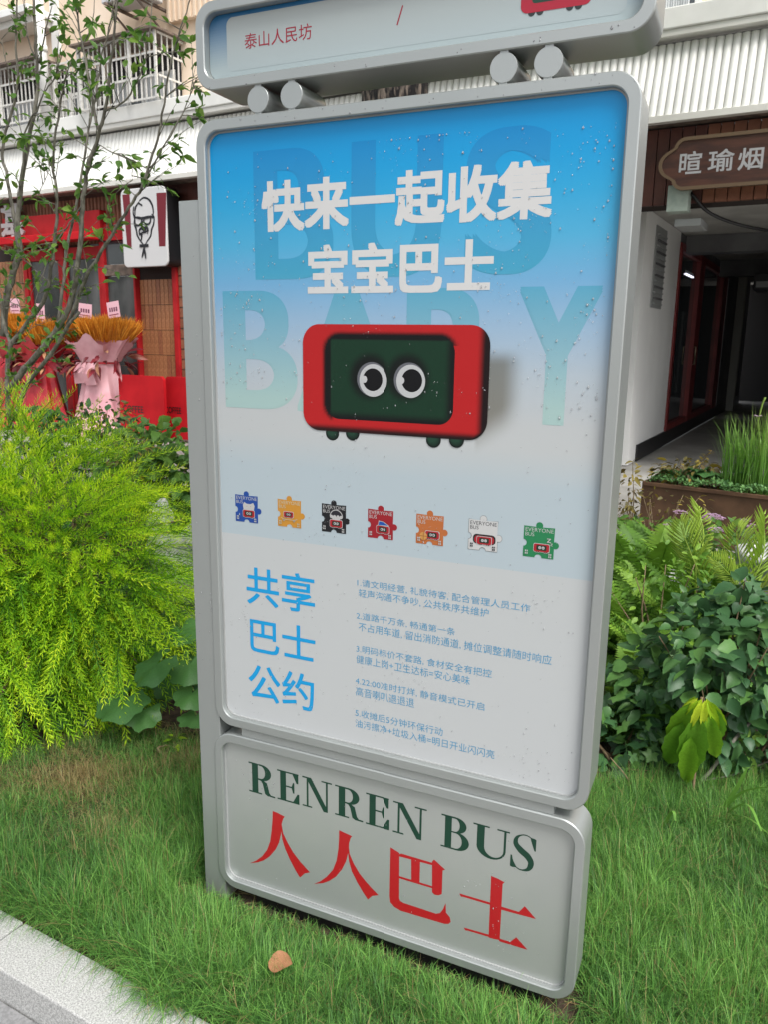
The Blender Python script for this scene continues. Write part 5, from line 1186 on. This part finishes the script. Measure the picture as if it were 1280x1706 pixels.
# drooping lime leaves
LL = [leaf_geo(1, w, .6, .5, 9, t_, lobes=.08, tip=.1, wave=.03) for w, t_ in ((.30, .35), (.34, .2), (.24, .65), (.20, .9))]
lp_ = at(1170, 1164, 2.62); sh = empty('drooping_shoot', base(1172, 1170, 2.66), 'bright lime green drooping leaf cluster at the front of the dark shrub', 'plant')
specs = [((-.012, 0, 0), (-.75, -.2, -.9), .10, 3), ((.01, -.01, 0), (.05, -.25, -1), .12, 3), ((.02, 0, 0), (.45, -.2, -1), .11, 2), ((0, -.02, 0), (-.25, -.3, -1), .11, 3), ((.03, .01, -.01), (.6, .0, -.9), .11, 2), ((-.005, -.01, 0), (-.5, -.2, -1), .09, 2),
         ((-.03, 0, -.02), (-.3, 0, -1), .24, 0), ((0, .0, -.06), (-.1, -.1, -1), .27, 1), ((.03, 0, -.05), (.2, 0, -1), .20, 0), ((-.05, .01, -.10), (-.2, 0, -1), .22, 1), ((-.02, .0, -.14), (.0, -.1, -1), .21, 0), ((.0, -.01, .004), (-.15, -.2, -1), .10, 3), ((.015, .0, .004), (.25, -.1, -1), .12, 3), ((-.02, .01, .0), (-.4, .1, -1), .13, 2), ((.045, .01, -.03), (.2, .1, -1), .15, 1), ((-.045, .01, -.04), (-.1, .1, -1), .17, 1), ((.0, .02, -.02), (-.05, .1, -1), .19, 0)]
P = np.array([lp_ + np.array(s_[0]) for s_ in specs]); D = np.array([s_[1] for s_ in specs], float)
scatter(sh, 'leaf', LL, m_limeleaf, frames(P, D, np.zeros(len(P)), np.array([s_[2] for s_ in specs]), (0, -1, .25)), pick=np.array([s_[3] for s_ in specs]), smooth=True)
G = Geo(); o_ = np.array(sh.location); tube(G, smooth_pts([(0, 0, 0), (lp_ - o_) * [.6, .6, .6] + [0, .03, 0], lp_ - o_ + [0, .01, .0]], 4), .005, 5); G.obj('stem', m_stem, sh, True)
# bare branches
def stick(label, pts, r0, r1, mt=None):
    P = np.array([at(*p) for p in pts]); o0 = P[0]; G = Geo(); tube(G, smooth_pts(P - o0, 4), np.linspace(r0, r1, (len(P) - 1) * 4 + 1), 7)
    o = G.obj('branch', mt or m_bark, None, True); o.location = o0; tag(o, label, 'branch')
stick('bare grey branch slanting up to the right through the low leaves', [(1145, 1325, 2.72), (1180, 1290, 2.75), (1225, 1232, 2.8), (1265, 1190, 2.86), (1300, 1170, 2.9)], .0075, .005)
stick('thin brown branch lying almost level below the slanting one', [(1175, 1300, 2.74), (1225, 1290, 2.8), (1290, 1265, 2.9)], .004, .003)
stick('thin curved twig reaching right from the base box of the sign', [(985, 1320, 2.5), (1010, 1322, 2.55), (1035, 1318, 2.6), (1048, 1300, 2.6), (1018, 1262, 2.6)], .003, .002, m_stem)
# broad grass weeds
def weed(label, specs, loc):
    sh = empty('broad_grass_weed', loc, label, 'weed', group=None); o0 = np.array(loc)
    for pts, w in specs:
        P = smooth_pts([at(*p) - o0 for p in pts], 4); n = len(P); V = []
        for i, p in enumerate(P): ww = w * .5 * math.sin(math.pi * min(.98, (i + 1) / (n + .5))) ** .5; V += [p + [-ww, 0, .3 * ww], p + [ww, 0, .3 * ww], ]
        T = [];
        for i in range(n - 1): a = 2 * i; T += [(a, a + 1, a + 3), (a, a + 3, a + 2)]
        Geo().add(V, T, .55).obj('blade', m_iris, sh, True)
weed('wide grass blade arching over below the drooping lime leaves', [([(1098, 1405, 2.45), (1108, 1375, 2.44), (1122, 1352, 2.42), (1127, 1368, 2.40)], .012), ([(1050, 1375, 2.5), (1072, 1350, 2.5), (1062, 1340, 2.52)], .008)], base(1098, 1405, 2.45)[:2] + (GZ,))
weed('clump of wide grass blades at the right edge of the lawn', [([(1190, 1362, 2.6), (1222, 1325, 2.58), (1245, 1282, 2.56)], .014), ([(1195, 1362, 2.6), (1235, 1322, 2.55), (1285, 1310, 2.5)], .012), ([(1200, 1362, 2.6), (1245, 1340, 2.5), (1270, 1385, 2.4)], .010), ([(1190, 1365, 2.6), (1240, 1360, 2.5), (1285, 1392, 2.4)], .008)], base(1195, 1362, 2.6))
# pink flower clusters with leafy bush
c = at(1225, 895, 5.0); fb_ = leafy('flowering_bush', base(1225, 895, 5.0), 'green bush with pink and white flower heads before the brown planter', 'bush', [(c + [0, 0, -.13], (.55, .3, .22), 1), (c + [-.45, 0, -.13], (.35, .3, .22), .6)], 460, ov, m_tree_leaf, (.05, .09), camface=.5)
def flowerhead(n, seed):
    r = np.random.default_rng(seed); G = Geo()
    for _ in range(n):
        u = r.normal(size=3); u[2] = abs(u[2]); u /= np.linalg.norm(u); p = u * [1, 1, .45]
        for k in range(4):
            a = k * 1.57 + r.random(); d = np.array([math.cos(a), math.sin(a), .1]) * .24; s_ = np.array([-math.sin(a), math.cos(a), 0]) * .12; G.add([p, p + d * .7 + s_, p + d * 1.1, p + d * .7 - s_], [(0, 1, 2), (0, 2, 3)], r.uniform(.1, 1))
    return G
for (x, y, Y, w) in ((1135, 855, 4.75, 20), (1190, 864, 4.8, 30), (1195, 884, 4.7, 22), (1113, 875, 4.6, 12), (1254, 878, 4.7, 20), (1243, 868, 4.85, 14), (1175, 866, 4.8, 16)):
    o = flowerhead(34, x).obj('flower_head', m_pink, fb_); p = at(x, y, Y); r_ = w / F * np.linalg.norm(p - CAM) * .5; o.location = p - np.array(fb_.location); o.scale = (r_, r_, r_)
# ---- brown planter
m_corten = noisy('brown_metal', (.085, .042, .022), (.14, .072, .038), 5, rough=.6, bump=.1, bscale=80)
a, b = at(1074, 800, 6.6), at(1282, 826, 6.6); ang = math.atan2(at(1282, 826, 6.35)[1] - 6.6, b[0] - a[0]) * 0 - .12
PLz = .40
pa = CAM + ray(1074, 802) * ((PLz - 1.5) / ray(1074, 802)[2]); pb = CAM + ray(1282, 826) * ((PLz - 1.5) / ray(1282, 826)[2]); dv = pb - pa; pang = math.atan2(dv[1], dv[0])
PT = empty('metal_planter', (pa[0], pa[1], GZ), 'long brown metal planter with grassy plants before the passage', 'planter', pang); LN = 3.2
for nm, bxs in (('side_panel', (0, LN, 0, .012)), ('side_panel', (0, LN, .79, .802)), ('end_panel', (-.0125, 0, 0, .802)), ('end_panel', (LN, LN + .012, 0, .802))): box(nm, *bxs, 0, PLz - GZ, m_corten, PT)
box('rim', 0, LN, -.02, -.0005, PLz - GZ - .03, PLz - GZ, m_corten, PT, .003)
box('soil_fill', .0, LN, .013, .789, .2, PLz - GZ - .05, m_soil, PT)
def pw(u, v, z=0): c_, s_ = math.cos(pang), math.sin(pang); return np.array([pa[0] + u * c_ - v * s_, pa[1] + u * s_ + v * c_, PLz - .04 + z])
# sedum mat in the planter
n = 5200; u = rng.uniform(0.02, 2.6, n); v = rng.uniform(-.02, .5, n); Pm = np.array([pw(a_, b_, .02) for a_, b_ in zip(u, v)]); Pm[:, 2] += .035 * np.abs(np.sin(u * 9)) + rng.uniform(0, .04, n)
G = Geo(); V_, T_, A_ = leaf_geo(1, .7, .2, .2, 2, .5).arrays(); Ms = frames(Pm, rdir(n) * [1, 1, .5] + [0, -.2, .6], rng.normal(0, .5, n), rng.uniform(.018, .034, n))
VV = np.einsum('nij,mj->nmi', Ms[:, :3, :3], V_) + Ms[:, None, :3, 3]; G.add(VV.reshape(-1, 3), (T_[None] + (np.arange(n) * len(V_))[:, None, None]).reshape(-1, 3), np.repeat(rng.uniform(0, 1, n), len(V_)))
tag(G.obj('creeping_ground_cover', m_sedum), 'pale green creeping ground cover spilling along the planter rim', 'ground cover', kind='stuff')
def in_planter(x, y, v=.3):
    best = None
    for u_ in np.linspace(0, 3, 300):
        p = pw(u_, v); c_ = (p - CAM) @ MW; X = 640 + F * c_[0] / c_[2]
        if best is None or abs(X - x) < best[0]: best = (abs(X - x), p)
    return tuple(best[1])
blades('iris_clump', in_planter(1223, 800), 'upright clump of green iris blades left of the flowering clump', 'plant', 150, .38, .62, .008, m_iris, .11, .35, tl=(.3, .8), group=None)
ic = blades('iris_clump', in_planter(1270, 800), 'taller iris clump with a small lilac flower at the right edge', 'plant', 200, .42, .72, .008, m_iris, .16, .38, tl=(.4, .9), group=None)
p0 = np.array(in_planter(1262, 800)); pf = CAM + ray(1264, 694) * ((p0[1] - 0) / ray(1264, 694)[1]); o_ = np.array(ic.location)
G = Geo(); tube(G, smooth_pts([p0 - o_, (p0 + pf) / 2 - o_ + [.02, 0, 0], pf - o_], 4), .004, 4, .9); G.obj('flower_stalk', m_iris, ic)
pt2 = CAM + ray(1276, 662) * ((p0[1]) / ray(1276, 662)[1]); G = Geo(); tube(G, smooth_pts([pf - o_ - [0, 0, .1], (pf + pt2) / 2 - o_, pt2 - o_], 4), np.linspace(.005, .008, 9), 4, .9); G.obj('seed_stalk', m_iris, ic)
G = Geo()
for k in range(6):
    a = k * 1.05; d = np.array([math.cos(a), math.sin(a) * .7, .25]) * .045; s_ = np.array([-math.sin(a), math.cos(a), 0]) * .012; G.add([(0, 0, 0), d * .6 + s_, d, d * .6 - s_], [(0, 1, 2), (0, 2, 3)], .8)
o = G.obj('flower', m_pink, ic); o.location = pf - o_
yl = [leaf_geo(1, .35, .2, .3, 3, t_) for t_ in (.6, .8, .95)]
c = np.array(in_planter(1145, 790)); leafy('pinkish_foliage_plant', tuple(c), 'plant with pinkish brown and yellow leaves at the left of the planter', 'plant', [(c + [0, 0, .10], (.30, .15, .12), 1)], 190, ov[:2] + yl, m_redleaf, (.05, .09), stems=8)
c2 = np.array(in_planter(1170, 780)); rp = empty('round_leaf_plant', tuple(c2), 'round green leaved plant in the planter beside the iris', 'plant')
scatter(rp, 'leaf', RL, m_round_leaf, frames(c2 + rng.normal(0, .1, (12, 3)) * [1.3, .6, .4] + [0, 0, .13], np.c_[rng.normal(0, .6, 12), -np.ones(12) * .6, rng.normal(.2, .3, 12)], None, rng.uniform(.09, .15, 12), (0, -.3, 1)), smooth=True)
P_y = np.array([c + np.array([.0 + .16 * t_, 0, .08 + .22 * t_]) for t_ in np.linspace(0, 1, 26)]); ys = empty('yellow_shoot', tuple(c), 'yellow leafed shoot rising from the planter toward the passage', 'plant')
scatter(ys, 'leaf', yl, m_redleaf, frames(P_y, rdir(26) * [1, 1, .4] + [.3, -.2, .4], None, rng.uniform(.04, .065, 26))); G = Geo(); tube(G, P_y[::5] - c, .004, 4); G.obj('stem', m_stem, ys)
# plant strip between sign edge and planter
c = at(1050, 800, 5.6); leafy('variegated_shrub', base(1052, 850, 5.6), 'cream edged little shrub squeezed beside the silver sign edge', 'shrub', [(c + [0, 0, -.12], (.07, .1, .26), 1)], 90, ov + yl, m_redleaf, (.04, .07), stems=6)
c = at(1100, 845, 5.5); leafy('twiggy_plant', base(1100, 850, 5.5), 'sparse dark twiggy plant with yellow leaves in front of the planter', 'plant', [(c + [.05, 0, -.02], (.32, .15, .16), 1)], 110, yl + ov[:2], m_redleaf, (.03, .055), stems=16)
# ---- young tree at left, traced stem by stem
TR = empty('young_tree', base(20, 650, 3.5), 'young multi stemmed tree with sparse leaves at left before the restaurant', 'tree'); to = np.array(TR.location)
BR = [([(14, 700, 3.5), (12, 650, 3.5), (12, 610, 3.5), (18, 575, 3.5), (48, 535, 3.48), (70, 505, 3.46), (82, 470, 3.45), (88, 420, 3.44), (93, 370, 3.42), (94, 330, 3.4), (88, 270, 3.4), (93, 215, 3.38), (104, 150, 3.36), (112, 118, 3.36)], .034, .010),
      ([(18, 575, 3.5), (6, 540, 3.52), (1, 500, 3.54), (-8, 460, 3.56)], .026, .018),
      ([(5, 560, 3.6), (8, 510, 3.6), (14, 480, 3.6), (26, 440, 3.6), (32, 415, 3.6), (28, 370, 3.6), (36, 300, 3.6), (47, 235, 3.6), (62, 150, 3.6), (60, 80, 3.6), (55, 0, 3.6), (52, -60, 3.6)], .050, .014),
      ([(10, 655, 3.45), (40, 615, 3.44), (75, 575, 3.42), (100, 540, 3.4), (118, 500, 3.38), (128, 450, 3.36), (134, 400, 3.34), (138, 330, 3.32), (146, 280, 3.3), (163, 228, 3.28), (175, 180, 3.26), (182, 120, 3.24), (190, 60, 3.22), (195, -20, 3.2)], .042, .012),
      ([(22, 700, 3.35), (45, 640, 3.34), (85, 590, 3.32), (115, 540, 3.3), (132, 520, 3.3)], .030, .020),
      ([(163, 215, 3.3), (152, 160, 3.32), (142, 100, 3.34), (130, 40, 3.36), (122, -20, 3.38)], .016, .010),
      ([(112, 540, 3.38), (140, 470, 3.34), (165, 425, 3.3), (180, 400, 3.28), (208, 355, 3.25), (232, 320, 3.22), (250, 270, 3.2), (265, 220, 3.2), (275, 160, 3.18), (285, 100, 3.16), (300, 50, 3.14), (318, -10, 3.12)], .022, .006),
      ([(232, 320, 3.22), (262, 262, 3.2), (290, 215, 3.18), (312, 170, 3.18), (330, 125, 3.16)], .009, .004),
      ([(95, 540, 3.4), (105, 470, 3.42), (108, 430, 3.42), (118, 380, 3.44), (130, 320, 3.45), (140, 265, 3.46), (150, 200, 3.48), (160, 150, 3.48), (170, 90, 3.5), (178, 60, 3.5), (190, 0, 3.5)], .020, .008),
      ([(30, 410, 3.6), (22, 360, 3.62), (12, 300, 3.64), (4, 240, 3.66), (28, 150, 3.66), (26, 80, 3.66), (28, -20, 3.66)], .026, .012),
      ([(36, 300, 3.58), (42, 220, 3.56), (60, 185, 3.54), (75, 150, 3.52), (98, 120, 3.5), (110, 112, 3.5)], .012, .006),
      ([(64, 105, 3.6), (70, 80, 3.58), (78, 40, 3.56), (86, 10, 3.55)], .012, .006),
      ([(175, 185, 3.26), (205, 170, 3.24), (225, 140, 3.22), (240, 105, 3.2), (248, 60, 3.2), (255, -10, 3.2)], .010, .006),
      ([(82, 470, 3.45), (58, 450, 3.44), (38, 428, 3.42)], .008, .004), ([(48, 535, 3.48), (30, 508, 3.46), (10, 515, 3.44)], .008, .005),
      ([(138, 340, 3.32), (110, 380, 3.3), (85, 410, 3.28), (40, 425, 3.27)], .008, .004), ([(88, 420, 3.44), (70, 455, 3.4), (60, 500, 3.38), (58, 540, 3.38)], .007, .004),
      ([(93, 250, 3.4), (75, 232, 3.38), (55, 225, 3.36)], .006, .003), ([(20, 165, 3.64), (10, 110, 3.6), (2, 65, 3.58)], .007, .004), ([(60, 100, 3.6), (45, 60, 3.58), (40, 0, 3.56)], .010, .006), ([(128, 90, 3.36), (150, 50, 3.34), (158, -10, 3.32)], .007, .004),
      ([(134, 400, 3.34), (160, 385, 3.3), (195, 372, 3.28)], .006, .003), ([(160, 240, 3.3), (190, 255, 3.26), (215, 268, 3.24), (220, 300, 3.22)], .006, .003), ([(60, 330, 3.5), (75, 300, 3.48), (85, 270, 3.46)], .005, .003)]
TP = []
for pts, r0, r1 in BR:
    P = np.array([at(*p) for p in pts]); Q = smooth_pts(P - to, 4); Q[1:-1] += rng.normal(0, .0022, Q[1:-1].shape); G = Geo(); tube(G, Q, np.linspace(r0, r1 * .8, len(Q)) * .48, 8); G.obj('limb', m_bark, TR, True)
    for i in range(3, len(Q)): TP.append((Q[i] + to, Q[i] - Q[i - 1]))
# twigs and leaves
G = Geo(); LP, LD = [], []
for k in range(300):
    p, d = TP[rng.integers(0, len(TP))]; u = rdir(1)[0] * [1, .7, .6] + d / (np.linalg.norm(d) + 1e-6) * .5; L_ = rng.uniform(.06, .26); t = np.linspace(0, 1, 4); pts = np.array([p + u * L_ * s_ + np.array([0, 0, .05 * L_ * math.sin(s_ * 3)]) for s_ in t]); tube(G, pts - to, np.linspace(.0028, .001, 4), 4)
    for j in range(rng.integers(1, 5)): LP.append(pts[1 + j % 3]); LD.append(u + rdir(1)[0] * .7)
    if rng.random() < .6:
        for j in range(3): LP.append(pts[3]); LD.append(u + rdir(1)[0] * .9)
tag(G.obj('twigs', m_bark, TR), kind='stuff'); LP, LD = np.array(LP), np.array(LD); hz = np.clip((LP[:, 2] - 1.2) / 1.5, 0, 1)
scatter(TR, 'leaf', [leaf_geo(1, w, .3, c_, 4, t_) for w, c_, t_ in ((.42, .35, .35), (.5, .2, .5), (.45, .5, .7), (.5, .1, .9))], m_tree_leaf, frames(LP, LD + [0, 0, -.1], rng.normal(0, .6, len(LP)), rng.uniform(.032, .066, len(LP))), 300)
# ---- big street tree behind the sign (only a strip of bark shows between the drums; its unseen crown is stretched toward the camera to shade the sign)
m_bark2 = noisy('dark_flaking_bark', (.015, .013, .015), (.30, .24, .20), 16, rough=.9, bump=.9, bscale=60, stretch=(2.2, 2.2, .5), rlo=.52, rhi=.66)
bc = PY(657, 150, 4.6); BT = empty('street_tree', (bc[0], bc[1], GZ), 'large street tree with dark flaking bark behind the sign, seen between its drums', 'tree')
G = Geo(); Q = np.array([(0, 0, 0), (.0, 0, .8), (.02, 0, 1.8), (0, 0, 2.8), (.03, .02, 3.8), (.0, .0, 4.6)]); tube(G, smooth_pts(Q, 4), np.linspace(.24, .17, 21), 18); G.obj('trunk', m_bark2, BT, True)
CP = []
for k in range(13):
    a = k * 2 * math.pi / 13 + .3; L_ = rng.uniform(3.0, 4.4) * (1 + .45 * max(0, -math.sin(a))); e_ = np.array([math.cos(a) * L_, math.sin(a) * L_ - .6, 4.6 + rng.uniform(.6, 1.8)]); Q = smooth_pts([(0, 0, 4.3), (e_ * .45) * [1, 1, 0] + [0, 0, 5.0], e_], 5); G = Geo(); tube(G, Q, np.linspace(.09, .02, len(Q)), 7); G.obj('limb', m_bark2, BT, True)
    for j in range(5, len(Q)): CP.append(Q[j])
n = 15000; CP = np.array(CP); P = CP[rng.integers(0, len(CP), n)] + rng.normal(0, .55, (n, 3)) * [1, 1, .5] + np.array(BT.location)
slope = (P[:, 2] - 1.5) ; c_ = (P - CAM) @ MW; yy = 853 + F * c_[:, 1] / np.maximum(c_[:, 2], .01); P = P[((c_[:, 2] < .05) | (yy < -60)) & (P[:, 2] > 3.9)]
scatter(BT, 'leaf', [leaf_geo(1, .5, .2, .3, 2, t_) for t_ in (.3, .6)], m_tree_leaf, frames(P, rdir(len(P)), None, rng.uniform(.12, .2, len(P))), 0, 'crown')
# ---- low leafy cover over the soil between lawn and paving
n = 15000; u = rng.uniform(-5.5, 3.2, n); v = rng.uniform(2.35, 6.15, n); ok = v > np.interp(u, ybp[:, 0], ybp[:, 1]) + .10 + .25 * np.abs(np.sin(u * 4)); u, v = u[ok], v[ok]; n = len(u)
hh = .05 + .11 * np.abs(np.sin(u * 3.1 + 1) * np.sin(v * 2.7)) ; Pm = np.c_[u, v, GZ + rng.uniform(.01, 1, n) * hh]; V_, T_, A_ = leaf_geo(1, .6, .2, .3, 3, .5).arrays()
Ms = frames(Pm, rdir(n) * [1, 1, .4] + [0, -.2, .2], rng.normal(0, .5, n), rng.uniform(.045, .10, n)); VV = np.einsum('nij,mj->nmi', Ms[:, :3, :3], V_) + Ms[:, None, :3, 3]
G = Geo(); G.add(VV.reshape(-1, 3), (T_[None] + (np.arange(n) * len(V_))[:, None, None]).reshape(-1, 3), np.repeat(rng.uniform(0, 1, n), len(V_)))
tag(G.obj('ground_cover', m_dark_leaf), 'low dark leafy ground cover over the soil under the shrubs', 'ground cover', kind='stuff')
# ---- dry leaf on the lawn
p = PZ(447, 1602, .045); o = leaf_geo(1, .82, .30, -.12, 8, .2, wave=.04).obj('dry_leaf', noisy('dry_leaf', (.24, .10, .045), (.38, .19, .09), 60, rough=.7), None, True)
M_ = frames([p], [(.96, .12, .10)], np.array([0.0]), .064, (-.2, -.35, .9))[0]; o.matrix_world = Matrix(M_.tolist()); tag(o, 'curled orange brown dry leaf lying on the grass before the sign', 'leaf')
# ---- opening bouquets before the restaurant
m_plume = leafmat('orange_plumes', [(0, (.42, .14, .01)), (.6, (.62, .24, .015)), (1, (.78, .38, .05))], .7, .25)
m_pinkp = noisy('pink_paper', (.62, .30, .34), (.76, .44, .48), 3, rough=.6, bump=.2, bscale=20)
m_redp = noisy('red_foil', (.36, .01, .02), (.50, .03, .04), 6, rough=.4)
m_cards = mat('pink_card', (.80, .48, .56), .6); m_maroon = leafmat('maroon_leaves', [(0, (.08, .008, .012)), (.7, (.22, .02, .03)), (1, (.50, .32, .16))], .4, .1)
def bouquet(xc, ytop, ybot, w_px, d, label, paper, cards):
    s0, z1 = PF(xc, ytop, d); z0 = PF(xc, ybot, d)[1]; R_ = abs(PF(xc + w_px / 2, ytop, d)[0] - s0); R_ = min(R_, .66)
    B = fempty('bouquet', s0, d, GZ, label, 'bouquet', 'opening bouquets before the restaurant'); H = z1 - GZ
    tops = H - .05; neck = H * .60 + .05
    G = Geo(); n = 2400; a = rng.uniform(0, 6.28, n); r_ = R_ * .9 * np.sqrt(rng.random(n)); b = np.c_[r_ * np.cos(a), r_ * np.sin(a) * .6, np.full(n, tops - .34) + rng.uniform(0, .06, n)]
    D = np.c_[np.cos(a) * r_ / R_ * .75, np.sin(a) * r_ / R_ * .5, np.ones(n)] + rng.normal(0, .20, (n, 3)); D /= np.linalg.norm(D, axis=1)[:, None]; L_ = rng.uniform(.30, .42, n)[:, None]; s_ = np.c_[np.sin(a + 1.2), np.cos(a + 1.2), 0 * a] * .010
    e1 = b + D * L_ * .6; e2 = b + D * L_; V = np.stack([b - s_ * .4, b + s_ * .4, e1 + s_, e2, e1 - s_], 1).reshape(-1, 3); T = ((np.arange(n) * 5)[:, None, None] + np.array([(0, 1, 2), (0, 2, 4), (4, 2, 3)])[None]).reshape(-1, 3)
    G.add(V, T, np.repeat(rng.uniform(0, 1, n), 5)); tag(G.obj('orange_plumes', m_plume, B), kind='stuff')
    def cone(name, z_a, z_b, ra, rb, fold, mt, nn=56, ph=0.0, jag=.03):
        loops = []
        for t in np.linspace(0, 1, 6):
            L_ = []
            for i in range(nn):
                a_ = 2 * math.pi * i / nn; f_ = 1 + fold * (math.sin(a_ * 7 + ph) * .6 + math.sin(a_ * 11 + 2 * ph) * .4) * (.3 + .7 * t); rr_ = (ra + (rb - ra) * t ** 1.2) * f_
                L_.append((rr_ * math.cos(a_), rr_ * math.sin(a_) * .75, z_a + (z_b - z_a) * t + jag * math.sin(a_ * 5 + ph) * t + jag * .7 * math.sin(a_ * 9) * t))
            loops.append(L_)
        return loft(name, loops, mt, B)
    cone('wrapping', neck, tops - .24, R_ * .42, R_ * .62, .08, paper, jag=.04); cone('wrapping', neck, tops - .30, R_ * .52, R_ * .92, .16, paper, ph=1.7, jag=.06)
    cone('paper_skirt', neck - .02, .06, R_ * .42, R_ * .85, .16, paper, ph=.6, jag=.05)
    loft('ribbon', [[(R_ * .46 * math.cos(t), R_ * .36 * math.sin(t), z) for t in np.linspace(0, 6.28, 33)[:-1]] for z in (neck - .03, neck + .0)], m_redp, B)
    for sgn, ln, tw in ((-1, .34, .1), (1, .36, -.1)):
        x_ = sgn * .13; loft('bow_tail', [[(x_ - .11, -R_ * .42, neck - .01), (x_ + .11, -R_ * .42, neck - .01), (x_ + .11, -R_ * .42 + .01, neck - .01), (x_ - .11, -R_ * .42 + .01, neck - .01)],
             [(x_ - .12 + tw * .3, -R_ * .5 - .03, neck - ln * .5), (x_ + .12 + tw * .3, -R_ * .5 - .03, neck - ln * .5), (x_ + .12 + tw * .3, -R_ * .5 - .02, neck - ln * .5), (x_ - .12 + tw * .3, -R_ * .5 - .02, neck - ln * .5)],
             [(x_ - .11, -R_ * .5, neck - ln), (x_ + .12, -R_ * .5, neck - ln + .02), (x_ + .12, -R_ * .5 + .01, neck - ln + .02), (x_ - .11, -R_ * .5 + .01, neck - ln)]], paper, B, True, True)
    n = 60; a = rng.uniform(0, 6.28, n); P = np.c_[R_ * .75 * np.cos(a), R_ * .5 * np.sin(a), neck + rng.uniform(-.12, .16, n)]
    G = Geo(); V_, T_, A_ = leaf_geo(1, .3, .3, .4, 4, .4).arrays(); Ms = frames(P, np.c_[np.cos(a), np.sin(a), rng.normal(-.2, .4, n)], rng.normal(0, .5, n), rng.uniform(.16, .30, n))
    for M_ in Ms: G.add(V_ @ M_[:3, :3].T + M_[:3, 3], T_, rng.uniform(0, 1))
    tag(G.obj('maroon_leaves', m_maroon, B), kind='stuff')
    for (cx_, cy_, cw, ch, rot) in cards:
        s_, z_ = PF(cx_, cy_, d); cd = box('greeting_card', -cw / 2, cw / 2, -.002, .002, -ch / 2, ch / 2, m_cards, B); cd.location = (s_ - s0, -.02, z_ - GZ); cd.rotation_euler = (0, rot, 0)
        fl = Flat(-.0025, .0003)
        for i in range(4): u = -cw * .34 + cw * .185 * i; fl.poly([(u, -ch * .12), (u + cw * .12, -ch * .12), (u + cw * .12, ch * .14), (u, ch * .14)], sl(120, 30, 80), up=False); fl.poly([(u + cw * .03, -ch * .02), (u + cw * .09, -ch * .02), (u + cw * .09, ch * .04), (u + cw * .03, ch * .04)], (.7, .42, .5)); fl.l -= 1
        fl.poly([(-cw * .4, -ch * .34), (cw * .4, -ch * .34), (cw * .4, -ch * .28), (-cw * .4, -ch * .28)], sl(170, 60, 100)); fl.build('card_print', M_vinyl, cd)
        G = Geo(); tube(G, [(s_ - s0, -.01, z_ - GZ - ch * .5), (s_ - s0, -.0, tops - .2)], .004, 4); G.obj('card_stick', m_stem, B)
bouquet(163, 528, 690, 108, -.75, 'bouquet of orange plumes in pleated pink paper with two pink cards', m_pinkp, [(143, 518, .30, .22, .1), (190, 516, .26, .24, -.12)])
bouquet(62, 533, 690, 78, -.95, 'second orange plumed bouquet with red foil behind the tree stems', m_redp, [(68, 522, .22, .3, .05)])
bouquet(20, 523, 690, 70, -.9, 'leftmost orange plumed bouquet with red foil and one card', m_redp, [(26, 510, .24, .24, 0)])
